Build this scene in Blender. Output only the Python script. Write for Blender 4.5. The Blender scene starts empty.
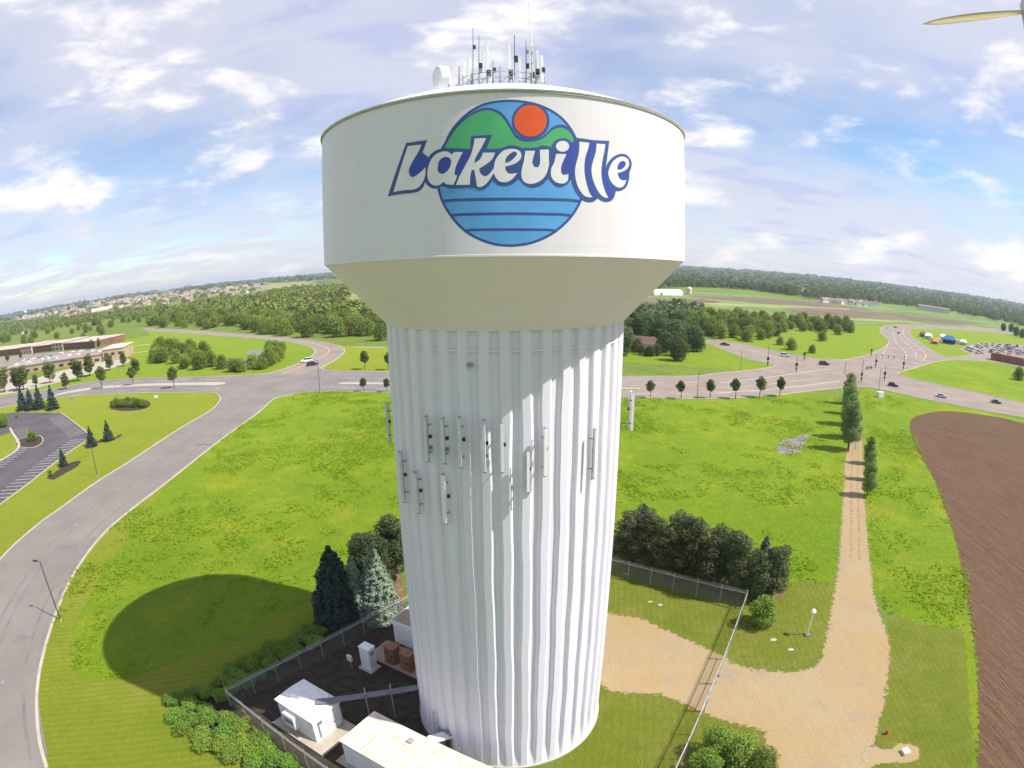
import bpy, bmesh, math, random
import numpy as np
from mathutils import Vector, Matrix
from mathutils.geometry import tessellate_polygon
C = bpy.context.scene.collection
sc = bpy.context.scene
R_ = math.radians
# ------------------------------------------------------------------ camera
CAM_H = 40.0; FPX = 578.563; PITCH = .28954; ROLL = .0133; CX = -9.308; CY = 47.452
cd = bpy.data.cameras.new('camera'); cam = bpy.data.objects.new('camera', cd); C.objects.link(cam); sc.camera = cam
cd.type = 'PANO'; cd.panorama_type = 'FISHEYE_LENS_POLYNOMIAL'
cd.sensor_width = 36; cd.sensor_fit = 'HORIZONTAL'
cd.fisheye_polynomial_k0 = 0; cd.fisheye_polynomial_k1 = -1024 / (FPX * 36)
cd.fisheye_polynomial_k2 = 0; cd.fisheye_polynomial_k3 = 0; cd.fisheye_polynomial_k4 = 0
cd.fisheye_fov = R_(175); cd.shift_x = -CX / 1024; cd.shift_y = CY / 768
cd.clip_start = .02; cd.clip_end = 60000
_r = Vector((math.cos(ROLL), -math.sin(ROLL) * math.sin(PITCH), -math.sin(ROLL) * math.cos(PITCH)))
_u = Vector((math.sin(ROLL), math.cos(ROLL) * math.sin(PITCH), math.cos(ROLL) * math.cos(PITCH)))
_f = Vector((0, math.cos(PITCH), -math.sin(PITCH)))
cam.matrix_world = Matrix((( _r.x, _u.x, -_f.x, 0), (_r.y, _u.y, -_f.y, 0), (_r.z, _u.z, -_f.z, CAM_H), (0, 0, 0, 1)))

# ------------------------------------------------------------------ world and sun
SUN = Vector((.7785, -.209, 1)).normalized()
el = math.asin(SUN.z); az = math.atan2(SUN.x, SUN.y)
W = bpy.data.worlds.new('World'); sc.world = W; W.use_nodes = True
nt = W.node_tree; N = nt.nodes; L = nt.links; N.clear()
def nd(t, **k):
    n = N.new(t)
    for a, b in k.items(): setattr(n, a, b)
    return n
def wm(op, a, b=None, c=None, clamp=False):
    n = N.new('ShaderNodeMath'); n.operation = op; n.use_clamp = clamp
    for i, v in enumerate((a, b, c)):
        if v is None: continue
        if isinstance(v, (int, float)): n.inputs[i].default_value = v
        else: L.new(v, n.inputs[i])
    return n.outputs[0]
def wramp(v, lo, hi):
    n = N.new('ShaderNodeMapRange'); n.interpolation_type = 'SMOOTHSTEP'
    L.new(v, n.inputs['Value']); n.inputs['From Min'].default_value = lo; n.inputs['From Max'].default_value = hi
    return n.outputs[0]
sky = nd('ShaderNodeTexSky', sky_type='NISHITA', sun_disc=False); sky.sun_elevation = el; sky.sun_rotation = az
sky.air_density = 1.0; sky.dust_density = .6; sky.ozone_density = 2.0; sky.altitude = 300
hs = nd('ShaderNodeHueSaturation'); hs.inputs['Saturation'].default_value = 1.15; L.new(sky.outputs[0], hs.inputs['Color'])
bg = nd('ShaderNodeBackground'); L.new(hs.outputs[0], bg.inputs[0]); bg.inputs[1].default_value = .125
tc = nd('ShaderNodeTexCoord'); sp = nd('ShaderNodeSeparateXYZ'); L.new(tc.outputs['Generated'], sp.inputs[0])
zz = wm('MAXIMUM', sp.outputs[2], 0.0)
def plane_coord(h, sx, sy, off):
    den = wm('ADD', zz, h)
    x = wm('MULTIPLY', wm('DIVIDE', sp.outputs[0], den), sx); y = wm('MULTIPLY', wm('DIVIDE', sp.outputs[1], den), sy)
    c = nd('ShaderNodeCombineXYZ'); L.new(x, c.inputs[0]); L.new(y, c.inputs[1]); c.inputs[2].default_value = off
    return c.outputs[0]
def wnoise(vec, scale, det, rough, dist=0.0):
    n = nd('ShaderNodeTexNoise'); L.new(vec, n.inputs['Vector']); n.inputs['Scale'].default_value = scale
    n.inputs['Detail'].default_value = det; n.inputs['Roughness'].default_value = rough; n.inputs['Distortion'].default_value = dist
    return n.outputs[0]
veil = wnoise(plane_coord(.30, .75, 1.1, 3.1), 1.0, 5, .50, .3)
veil = wramp(veil, .30, .60)
low = wramp(zz, .32, .0)
veil2 = wm('MULTIPLY', wramp(wnoise(plane_coord(.12, 1.0, 1.8, 7.7), 1.3, 6, .55, .3), .30, .56), 1.0)
veil = wm('MULTIPLY', wm('MAXIMUM', veil, wm('MULTIPLY', veil2, low)), .88)
# cumulus: puffs on direction coordinates, flattened
cc = nd('ShaderNodeCombineXYZ'); L.new(sp.outputs[0], cc.inputs[0]); L.new(sp.outputs[1], cc.inputs[1])
L.new(wm('MULTIPLY', zz, 2.6), cc.inputs[2])
def cumulus(vec):
    big = wnoise(vec, 3.4, 2, .5); fine = wnoise(vec, 8.0, 8, .58, .2)
    return wm('ADD', wm('MULTIPLY', big, .55), wm('MULTIPLY', fine, .5))
mpv = nd('ShaderNodeMapping'); mpv.inputs['Location'].default_value = (4.9, 1.7, 2.0); L.new(cc.outputs[0], mpv.inputs[0])
cu = cumulus(mpv.outputs[0])
mpw = nd('ShaderNodeMapping'); mpw.inputs['Location'].default_value = (4.9, 1.7, 2.10); L.new(cc.outputs[0], mpw.inputs[0])
cu_up = cumulus(mpw.outputs[0])
puff = wramp(cu, .515, .67)
puff = wm('MULTIPLY', puff, wramp(zz, .62, .42))
shade = wramp(wm('SUBTRACT', cu_up, cu), -.06, .06)       # cloud above: this spot is a cloud's grey underside
cloudcol = nd('ShaderNodeMix', data_type='RGBA'); L.new(shade, cloudcol.inputs[0])
cloudcol.inputs[6].default_value = (1.22, 1.17, 1.17, 1); cloudcol.inputs[7].default_value = (.93, .92, .99, 1)
veilcol = nd('ShaderNodeMix', data_type='RGBA'); L.new(wramp(veil2, .2, .9), veilcol.inputs[0])
veilcol.inputs[6].default_value = (.76, .81, 1.10, 1); veilcol.inputs[7].default_value = (.92, .94, 1.10, 1)
b1 = nd('ShaderNodeBackground'); L.new(veilcol.outputs[2], b1.inputs[0]); b1.inputs[1].default_value = .60
b2 = nd('ShaderNodeBackground'); L.new(cloudcol.outputs[2], b2.inputs[0]); b2.inputs[1].default_value = .68
m1 = nd('ShaderNodeMixShader'); L.new(veil, m1.inputs[0]); L.new(bg.outputs[0], m1.inputs[1]); L.new(b1.outputs[0], m1.inputs[2])
m2 = nd('ShaderNodeMixShader'); L.new(puff, m2.inputs[0]); L.new(m1.outputs[0], m2.inputs[1]); L.new(b2.outputs[0], m2.inputs[2])
wo = nd('ShaderNodeOutputWorld'); L.new(m2.outputs[0], wo.inputs[0])
sl = bpy.data.lights.new('sun', 'SUN'); so = bpy.data.objects.new('sun', sl); C.objects.link(so)
sl.energy = 5.0; sl.angle = R_(.53); sl.color = (1, .95, .87)
so.rotation_euler = SUN.to_track_quat('Z', 'Y').to_euler(); so.location = (60, -20, 120)
sc.view_settings.view_transform = 'Standard'; sc.view_settings.look = 'None'
sc.view_settings.exposure = .45; sc.view_settings.gamma = 1; sc.view_settings.use_curve_mapping = False
cy = sc.cycles
cy.max_bounces = 6; cy.diffuse_bounces = 3; cy.glossy_bounces = 2; cy.transmission_bounces = 3; cy.transparent_max_bounces = 10
cy.volume_bounces = 0; cy.caustics_reflective = False; cy.caustics_refractive = False; cy.use_denoising = True

# ------------------------------------------------------------------ surveying: a picture point's place on the ground
def ray(x, y):
    a = x - 512 - CX; b = 384 + CY - y; rr = math.hypot(a, b) + 1e-9; th = rr / FPX; s = math.sin(th) / rr
    return _r * (a * s) + _u * (b * s) + _f * math.cos(th)
def g(x, y, z=0.0):
    d = ray(x, y); t = (z - CAM_H) / d.z
    return Vector((d.x * t, d.y * t, z))
def proj(p):
    d = Vector(p) - Vector((0, 0, CAM_H)); a = d.dot(_r); b = d.dot(_u); rr = math.hypot(a, b) + 1e-9
    r = FPX * math.atan2(rr, d.dot(_f)); return 512 + CX + r * a / rr, 384 - b * r / rr + CY
def height(bx, by, ty):
    q = g(bx, by); lo, hi = 0, 60
    for _ in range(40):
        m = (lo + hi) / 2
        if proj((q.x, q.y, m))[1] > ty: lo = m
        else: hi = m
    return lo

# ------------------------------------------------------------------ helpers
def tag(o, label=None, cat=None, group=None, kind=None):
    if label: o['label'] = label
    if cat: o['category'] = cat
    if group: o['group'] = group
    if kind: o['kind'] = kind
    return o
def empty(name, loc=(0, 0, 0), rz=0, label=None, cat=None, group=None):
    o = bpy.data.objects.new(name, None); C.objects.link(o); o.location = loc; o.rotation_euler = (0, 0, rz)
    o.empty_display_size = .2
    return tag(o, label, cat, group)
kids = {}
def adopt(o, parent):
    if parent is not None: o.parent = parent; kids.setdefault(parent.name, []).append(o)
def copy_tree(o, parent=None):
    c = o.copy(); C.objects.link(c)
    if parent is not None: adopt(c, parent)
    for ch in kids.get(o.name, []): copy_tree(ch, c)
    return c
class MB:
    def __init__(s): s.v = []; s.f = []; s.m = []; s.sm = []
    def add(s, vs, fs, mi=0, smooth=False):
        o = len(s.v); s.v += [tuple(v) for v in vs]
        for f in fs: s.f.append(tuple(i + o for i in f)); s.m.append(mi); s.sm.append(smooth)
        return s
    def box(s, c, d, rz=0, mi=0, tap=1.0):
        x, y, z = d[0] / 2, d[1] / 2, d[2] / 2; ca, sa = math.cos(rz), math.sin(rz); vs = []
        for (i, j, k) in ((-1,-1,-1),(1,-1,-1),(1,1,-1),(-1,1,-1),(-1,-1,1),(1,-1,1),(1,1,1),(-1,1,1)):
            q = tap if k > 0 else 1; X, Y = i * x * q, j * y * q
            vs.append((c[0] + X * ca - Y * sa, c[1] + X * sa + Y * ca, c[2] + k * z))
        return s.add(vs, [(0,3,2,1),(4,5,6,7),(0,1,5,4),(1,2,6,5),(2,3,7,6),(3,0,4,7)], mi)
    def tube(s, p, q, r, r2=None, n=8, mi=0, cap=True):
        p, q = Vector(p), Vector(q); r2 = r if r2 is None else r2; d = (q - p).normalized()
        a = d.orthogonal().normalized(); b = d.cross(a); vs = []
        for (c, rr) in ((p, r), (q, r2)):
            for i in range(n):
                t = 2 * math.pi * i / n; vs.append(c + a * math.cos(t) * rr + b * math.sin(t) * rr)
        fs = [(i, (i + 1) % n, n + (i + 1) % n, n + i) for i in range(n)]
        s.add(vs, fs, mi, n > 6)
        if cap: s.add(vs, [tuple(range(n))[::-1], tuple(range(n, 2 * n))], mi)
        return s
    def path(s, pts, r, n=6, mi=0):
        for a, b in zip(pts, pts[1:]): s.tube(a, b, r, n=n, mi=mi)
        return s
    def lathe(s, prof, n=64, c=(0, 0), mi=0, smooth=True, mids=None):
        for k in range(len(prof) - 1):
            (r0, z0), (r1, z1) = prof[k], prof[k + 1]; vs = []
            for i in range(n):
                t = 2 * math.pi * i / n; vs.append((c[0] + r0 * math.cos(t), c[1] + r0 * math.sin(t), z0))
            for i in range(n):
                t = 2 * math.pi * i / n; vs.append((c[0] + r1 * math.cos(t), c[1] + r1 * math.sin(t), z1))
            s.add(vs, [(i, (i + 1) % n, n + (i + 1) % n, n + i) for i in range(n)], mids[k] if mids else mi, smooth)
        return s
    def prism(s, pts, z0, z1, mi=0, side=True):
        n = len(pts); tri = tessellate_polygon([[Vector((p[0], p[1], 0)) for p in pts]])
        area = sum(pts[i][0] * pts[(i + 1) % n][1] - pts[(i + 1) % n][0] * pts[i][1] for i in range(n))
        vs = [(p[0], p[1], z1) for p in pts]; fs = []
        for t in tri:
            a, b, c = (Vector(vs[i]) for i in t)
            fs.append(t if (b - a).cross(c - a).z > 0 else t[::-1])
        s.add(vs, fs, mi)
        if side:
            vs = [(p[0], p[1], z0) for p in pts] + [(p[0], p[1], z1) for p in pts]
            fs = [(i, (i + 1) % n, n + (i + 1) % n, n + i) for i in range(n)]
            if area < 0: fs = [f[::-1] for f in fs]
            s.add(vs, fs, mi)
        return s
    def build(s, name, mats, parent=None, loc=None):
        me = bpy.data.meshes.new(name); me.from_pydata(s.v, [], s.f)
        for m in (mats if isinstance(mats, (list, tuple)) else [mats]): me.materials.append(m)
        me.polygons.foreach_set('material_index', s.m); me.polygons.foreach_set('use_smooth', s.sm); me.update()
        o = bpy.data.objects.new(name, me); C.objects.link(o); adopt(o, parent)
        if loc: o.location = loc
        return o
def quads(name, V, mat, parent=None, loc=None):            # V: (n,4,3) array of leaf quads
    n = len(V); me = bpy.data.meshes.new(name); me.vertices.add(4 * n); me.loops.add(4 * n); me.polygons.add(n)
    me.vertices.foreach_set('co', np.ascontiguousarray(V, dtype=np.float32).ravel())
    me.loops.foreach_set('vertex_index', np.arange(4 * n, dtype=np.int32))
    me.polygons.foreach_set('loop_start', np.arange(0, 4 * n, 4, dtype=np.int32))
    me.materials.append(mat); me.update(calc_edges=True); me.validate()
    o = bpy.data.objects.new(name, me); C.objects.link(o); adopt(o, parent)
    if loc: o.location = loc
    return o

# ------------------------------------------------------------------ materials
def mk(name):
    m = bpy.data.materials.new(name); m.use_nodes = True; t = m.node_tree
    return m, t, t.nodes, t.links, t.nodes['Principled BSDF']
def mixc(t, fac, a, b, mode='MIX'):
    n = t.nodes.new('ShaderNodeMix'); n.data_type = 'RGBA'; n.blend_type = mode
    for i, v in ((0, fac), (6, a), (7, b)):
        if isinstance(v, (int, float)): n.inputs[i].default_value = v
        elif isinstance(v, tuple): n.inputs[i].default_value = (*v, 1)[:4]
        else: t.links.new(v, n.inputs[i])
    return n.outputs[2]
def noise(t, scale, det=4, rough=.55, stretch=None, coord='Object', dist=0, rot=0, off=None):
    c = t.nodes.new('ShaderNodeTexCoord'); v = c.outputs[coord]
    if stretch or rot or off:
        mp = t.nodes.new('ShaderNodeMapping'); t.links.new(v, mp.inputs[0])
        mp.inputs['Scale'].default_value = stretch or (1, 1, 1); mp.inputs['Rotation'].default_value = (0, 0, rot)
        if off: mp.inputs['Location'].default_value = off
        v = mp.outputs[0]
    n = t.nodes.new('ShaderNodeTexNoise'); t.links.new(v, n.inputs['Vector'])
    n.inputs['Scale'].default_value = scale; n.inputs['Detail'].default_value = det; n.inputs['Roughness'].default_value = rough
    n.inputs['Distortion'].default_value = dist
    return n.outputs[0]
def rng(t, v, lo, hi, a=0., b=1.):
    n = t.nodes.new('ShaderNodeMapRange'); t.links.new(v, n.inputs[0]); n.inputs[1].default_value = lo; n.inputs[2].default_value = hi
    n.inputs[3].default_value = a; n.inputs[4].default_value = b; return n.outputs[0]
def bump(t, b, h, strength, dist):
    n = t.nodes.new('ShaderNodeBump'); n.inputs['Strength'].default_value = strength; n.inputs['Distance'].default_value = dist
    t.links.new(h, n.inputs['Height']); t.links.new(n.outputs[0], b.inputs['Normal'])
def plain(name, col, rough=.6, metal=0., var=.12, scale=1.5, bmp=0, spec=.4):
    m, t, n, l, b = mk(name); b.inputs['Roughness'].default_value = rough; b.inputs['Metallic'].default_value = metal
    b.inputs['Specular IOR Level'].default_value = spec
    v = noise(t, scale, 6, .6); d = tuple(c * (1 - var * 2) for c in col); e = tuple(min(1, c * (1 + var)) for c in col)
    l.new(mixc(t, rng(t, v, .3, .7), d, e), b.inputs['Base Color'])
    if bmp: bump(t, b, noise(t, scale * 12, 4), .4, bmp)
    return m
def grass(name, a, b_, c, dry, big=.035, tuft=.6, amount=.5, stripes=None):
    m, t, n, l, b = mk(name); b.inputs['Roughness'].default_value = .9; b.inputs['Specular IOR Level'].default_value = .1
    base = mixc(t, rng(t, noise(t, big, 5, .6), .38, .62), a, b_)
    base = mixc(t, rng(t, noise(t, big * 4, 6, .68, off=(31, 7, 0)), .52, .68, 0, .75), base, c)
    base = mixc(t, rng(t, noise(t, big * 2.1, 7, .74, off=(-13, 57, 0)), .50, .68, 0, amount), base, dry)
    f = rng(t, noise(t, tuft, 7, .72), .36, .64)
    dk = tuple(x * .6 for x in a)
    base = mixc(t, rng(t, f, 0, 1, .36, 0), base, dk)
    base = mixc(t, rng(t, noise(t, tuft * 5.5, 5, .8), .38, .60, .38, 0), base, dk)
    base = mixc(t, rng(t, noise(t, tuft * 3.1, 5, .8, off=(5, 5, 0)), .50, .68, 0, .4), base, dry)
    if stripes:
        w = t.nodes.new('ShaderNodeTexWave'); cc = t.nodes.new('ShaderNodeTexCoord'); mp = t.nodes.new('ShaderNodeMapping')
        mp.inputs['Rotation'].default_value = (0, 0, stripes[0]); t.links.new(cc.outputs['Object'], mp.inputs[0]); t.links.new(mp.outputs[0], w.inputs[0])
        w.inputs['Scale'].default_value = stripes[1]; w.inputs['Distortion'].default_value = 2.5; w.inputs['Detail'].default_value = 3; w.inputs['Detail Scale'].default_value = .6
        base = mixc(t, rng(t, w.outputs['Fac'], .2, .8, 0, stripes[2]), base, tuple(x * .62 for x in a))
    l.new(base, b.inputs['Base Color'])
    bump(t, b, noise(t, tuft * 2.6, 8, .8), 1.0, .5)
    return m
def leaf(name, a, b_, c, rough=.75, var=.55, trans=.3, scale=.35):
    m, t, n, l, b = mk(name); b.inputs['Roughness'].default_value = rough; b.inputs['Specular IOR Level'].default_value = .25
    oi = n.new('ShaderNodeObjectInfo')
    base = mixc(t, rng(t, noise(t, scale, 4, .6), .35, .65), a, b_)
    base = mixc(t, rng(t, noise(t, scale * 7, 3, .6), .5, .75, 0, .6), base, c)
    hv = n.new('ShaderNodeHueSaturation'); l.new(base, hv.inputs['Color'])
    l.new(rng(t, oi.outputs['Random'], 0, 1, 1 - var, 1 + var), hv.inputs['Value'])
    wn = n.new('ShaderNodeTexWhiteNoise'); wn.noise_dimensions = '1D'; l.new(oi.outputs['Random'], wn.inputs['W'])
    l.new(rng(t, wn.outputs['Value'], 0, 1, .475, .515), hv.inputs['Hue'])
    tr = n.new('ShaderNodeBsdfTranslucent'); mx = n.new('ShaderNodeMixShader'); mx.inputs[0].default_value = trans
    l.new(hv.outputs[0], b.inputs['Base Color']); l.new(hv.outputs[0], tr.inputs[0])
    l.new(b.outputs[0], mx.inputs[1]); l.new(tr.outputs[0], mx.inputs[2]); l.new(mx.outputs[0], n['Material Output'].inputs[0])
    return m
M = {}
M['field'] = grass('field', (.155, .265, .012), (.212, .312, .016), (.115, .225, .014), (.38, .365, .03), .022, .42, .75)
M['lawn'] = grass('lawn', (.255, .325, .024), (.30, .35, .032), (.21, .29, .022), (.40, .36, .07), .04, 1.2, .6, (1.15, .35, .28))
M['yard'] = grass('yard', (.20, .26, .024), (.25, .285, .034), (.15, .21, .02), (.38, .32, .10), .09, 1.1, .7, (.2, .4, .2))
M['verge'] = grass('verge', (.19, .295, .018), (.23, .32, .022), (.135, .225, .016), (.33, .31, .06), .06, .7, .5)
M['country'] = grass('country', (.13, .20, .03), (.19, .26, .04), (.09, .15, .025), (.29, .26, .08), .004, .08, .6)
def road_mat(name, a, b_, crack=.5):
    m, t, n, l, b = mk(name); b.inputs['Roughness'].default_value = .9; b.inputs['Specular IOR Level'].default_value = .2
    base = mixc(t, rng(t, noise(t, .09, 5, .6), .35, .65), a, b_)
    base = mixc(t, rng(t, noise(t, 6, 5, .7), .3, .7, 0, .25), base, tuple(x * .7 for x in a))
    v = n.new('ShaderNodeTexVoronoi'); v.feature = 'DISTANCE_TO_EDGE'; v.inputs['Scale'].default_value = .11
    c = n.new('ShaderNodeTexCoord'); l.new(c.outputs['Object'], v.inputs['Vector'])
    base = mixc(t, rng(t, v.outputs['Distance'], .0, .02, crack, 0), base, tuple(x * .45 for x in a))
    l.new(base, b.inputs['Base Color']); return m
M['asphalt_old'] = road_mat('asphalt_old', (.195, .172, .155), (.24, .215, .196), .0)
M['asphalt_lane'] = road_mat('asphalt_lane', (.18, .16, .16), (.24, .215, .21), .2)
M['road_far'] = road_mat('road_far', (.24, .195, .165), (.30, .25, .215), .08)
M['asphalt_new'] = road_mat('asphalt_new', (.085, .075, .085), (.12, .105, .115), .2)
M['concrete'] = plain('concrete', (.42, .365, .29), .9, var=.12, scale=.8)
M['kerb'] = plain('kerb', (.44, .385, .31), .9, var=.1, scale=.5)
M['white_line'] = plain('white_line', (.62, .60, .56), .8, var=.15, scale=2)
M['yellow_line'] = plain('yellow_line', (.62, .42, .14), .8, var=.15, scale=2)
def gravel_mat():
    m, t, n, l, b = mk('gravel'); b.inputs['Roughness'].default_value = .95; b.inputs['Specular IOR Level'].default_value = .1
    base = mixc(t, rng(t, noise(t, .11, 6, .7), .36, .64), (.37, .258, .122), (.36, .285, .18))
    base = mixc(t, rng(t, noise(t, .2, 6, .7, off=(9, 4, 0)), .52, .68, 0, .7), base, (.27, .235, .19))
    base = mixc(t, rng(t, noise(t, 3.5, 5, .75), .35, .65, 0, .5), base, (.25, .18, .09))
    base = mixc(t, rng(t, noise(t, .6, 5, .7, stretch=(6, .35, 1), rot=-.1), .50, .70, 0, .3), base, (.22, .16, .08))
    l.new(base, b.inputs['Base Color']); bump(t, b, noise(t, 5, 6, .7), .6, .06); return m
M['gravel'] = gravel_mat()
def field_soil():
    m, t, n, l, b = mk('ploughed_soil'); b.inputs['Roughness'].default_value = 1; b.inputs['Specular IOR Level'].default_value = .05
    rz = .60
    base = mixc(t, rng(t, noise(t, .035, 5, .6), .35, .65), (.095, .052, .033), (.125, .07, .045))
    base = mixc(t, rng(t, noise(t, .5, 6, .7, stretch=(5, .22, 1), rot=rz), .44, .60, 0, .95), base, (.17, .11, .07))
    base = mixc(t, rng(t, noise(t, 2.6, 6, .78), .48, .66, 0, .75), base, (.165, .12, .07))
    base = mixc(t, rng(t, noise(t, 4.5, 4, .8), .60, .70, 0, .7), base, (.27, .21, .16))
    base = mixc(t, rng(t, noise(t, 1.6, 5, .7, stretch=(4, .5, 1), rot=rz), .45, .7, 0, .6), base, (.04, .022, .018))
    l.new(base, b.inputs['Base Color'])
    bump(t, b, noise(t, 1.4, 5, .6, stretch=(3, .4, 1), rot=rz), .8, .25); return m
M['soil'] = field_soil()
M['worn'] = grass('worn', (.24, .22, .08), (.30, .25, .12), (.17, .20, .05), (.38, .30, .16), .3, 1.4, .8)
M['soil_far'] = plain('soil_far', (.17, .12, .08), 1, var=.2, scale=.02)
M['crop_far'] = plain('crop_far', (.15, .23, .045), 1, var=.25, scale=.012)
M['crop_pale'] = plain('crop_pale', (.27, .28, .10), 1, var=.2, scale=.01)
M['mulch'] = plain('mulch', (.050, .038, .024), 1, var=.3, scale=1.2, bmp=.05)
M['litter'] = plain('litter', (.20, .12, .06), 1, var=.3, scale=1.0, bmp=.05)
M['stone'] = plain('stone', (.23, .205, .20), .95, var=.3, scale=1.2, bmp=.1)
M['pond'] = plain('pond', (.10, .095, .07), .15, var=.2, scale=.05, spec=.6)
def tank_paint(name, col, streak=.16):
    m, t, n, l, b = mk(name); b.inputs['Roughness'].default_value = .42; b.inputs['Specular IOR Level'].default_value = .4
    v = noise(t, .5, 6, .65, stretch=(2.2, 2.2, .12)); w = noise(t, .12, 4, .6)
    base = mixc(t, rng(t, v, .4, .72, 0, streak), col, tuple(c * .72 for c in col))
    base = mixc(t, rng(t, w, .35, .7, 0, streak), base, (col[0] * .86, col[1] * .84, col[2] * .80))
    tc_ = n.new('ShaderNodeTexCoord'); sx_ = n.new('ShaderNodeSeparateXYZ'); l.new(tc_.outputs['Object'], sx_.inputs[0])
    def mth(op, x, y):
        k_ = n.new('ShaderNodeMath'); k_.operation = op
        for i_, v_ in enumerate((x, y)):
            if isinstance(v_, (int, float)): k_.inputs[i_].default_value = v_
            else: l.new(v_, k_.inputs[i_])
        return k_.outputs[0]
    seam = mth('LESS_THAN', mth('FRACT', mth('MULTIPLY', sx_.outputs[2], 1 / 2.92), 0), .014)     # horizontal plate welds
    base = mixc(t, mth('MULTIPLY', seam, .16), base, tuple(c * .45 for c in col))
    drip = rng(t, noise(t, 1.1, 5, .7, stretch=(3.2, 3.2, .06)), .58, .74, 0, .22)
    base = mixc(t, drip, base, (col[0] * .62, col[1] * .56, col[2] * .48))
    l.new(base, b.inputs['Base Color']); return m
M['tank'] = tank_paint('tank_paint', (.745, .70, .745)); M['column'] = tank_paint('column_paint', (.725, .69, .78), .2)
M['cone'] = tank_paint('cone_paint', (.87, .745, .93), .08); M['roof_white'] = tank_paint('roof_white', (.82, .82, .82), .1)
M['rim'] = plain('rim_grey', (.42, .40, .38), .7)
M['navy'] = plain('navy', (.04, .085, .27), .5, var=.05); M['royal'] = plain('royal', (.035, .07, .36), .5, var=.05)
M['sky_blue'] = plain('sky_blue', (.11, .36, .74), .5, var=.06, scale=.6); M['green'] = plain('emblem_green', (.08, .42, .17), .5, var=.06, scale=.6)
M['orange'] = plain('emblem_orange', (.78, .10, .02), .5, var=.04); M['letter'] = plain('letter_white', (.76, .73, .75), .5, var=.04)
M['white'] = plain('white_metal', (.78, .78, .78), .45, var=.05); M['grey'] = plain('grey_metal', (.30, .30, .31), .5, .3, .1)
M['dark'] = plain('dark_box', (.035, .035, .045), .6); M['galv'] = plain('galvanised', (.48, .47, .45), .45, .5, .1)
M['panelgrey'] = plain('panel_grey', (.62, .63, .65), .5, var=.06); M['black'] = plain('black_paint', (.02, .02, .022), .4)
M['pole_brown'] = plain('pole_brown', (.09, .07, .06), .6); M['brown_box'] = plain('brown_box', (.27, .13, .07), .8, var=.2, scale=3)
M['roof_cream'] = plain('roof_cream', (.70, .61, .49), .85, var=.16, scale=.9); M['wall_white'] = plain('wall_white', (.78, .77, .75), .7, var=.06)
M['roof_tan'] = plain('roof_tan', (.36, .26, .21), .9, var=.1); M['roof_flat'] = plain('roof_flat', (.34, .27, .25), .9, var=.2, scale=.05)
M['brick'] = plain('brick', (.22, .11, .085), .9, var=.2, scale=.08); M['brick_trim'] = plain('brick_trim', (.55, .42, .35), .9, var=.1)
M['beige'] = plain('beige_wall', (.46, .35, .22), .9, var=.1, scale=.1); M['glass'] = plain('glass', (.03, .035, .045), .12, var=.1, spec=.8)
M['red_roof'] = plain('red_roof', (.20, .10, .08), .9, var=.2, scale=.03); M['bark'] = plain('bark', (.13, .09, .065), .95, var=.3, scale=3)
M['tyre'] = plain('tyre', (.02, .02, .02), .9); M['tent_blue'] = plain('tent_blue', (.03, .13, .36), .7); M['tent_orange'] = plain('tent_orange', (.80, .22, .05), .7)
M['prop'] = leaf('propeller_plastic', (.95, .90, .74), (.95, .90, .74), (.95, .90, .74), var=0, trans=.5); M['lamp_lens'] = plain('lamp_lens', (.55, .55, .5), .3)
M['tray_grey'] = plain('tray_grey', (.17, .17, .18), .6)
M['rust'] = plain('rust', (.30, .09, .03), .9, var=.3, scale=4)
M['leaf_wood'] = leaf('leaf_wood', (.155, .23, .04), (.25, .31, .05), (.085, .15, .03), var=.35, scale=.18)
M['leaf_dark'] = leaf('leaf_dark', (.075, .12, .04), (.11, .16, .045), (.045, .08, .03), var=.35, scale=.2)
M['leaf_shrub'] = leaf('leaf_shrub', (.165, .29, .042), (.25, .38, .055), (.09, .18, .03), var=.15, scale=.8)
M['leaf_street'] = leaf('leaf_street', (.10, .14, .035), (.13, .175, .04), (.06, .10, .025), var=.3, scale=.6)
M['leaf_poplar'] = leaf('leaf_poplar', (.17, .26, .075), (.24, .33, .10), (.10, .17, .05), var=.12, scale=.5)
M['pine'] = leaf('needle_pine', (.055, .085, .032), (.115, .125, .05), (.020, .034, .016), var=.25, trans=.12, scale=.5)
M['spruce_dark'] = leaf('needle_spruce', (.03, .05, .042), (.05, .075, .06), (.02, .036, .03), var=.1, trans=.08, scale=.5)
M['spruce_pale'] = leaf('needle_blue_spruce', (.20, .28, .19), (.28, .36, .26), (.10, .16, .10), var=.1, trans=.1, scale=.5)
M['spruce_mid'] = leaf('needle_spruce_mid', (.07, .11, .085), (.11, .155, .12), (.04, .06, .05), var=.1, trans=.08, scale=.5)
M['weed'] = leaf('weed', (.25, .40, .02), (.33, .46, .025), (.18, .31, .018), var=0, trans=.6, scale=.05)
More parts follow.
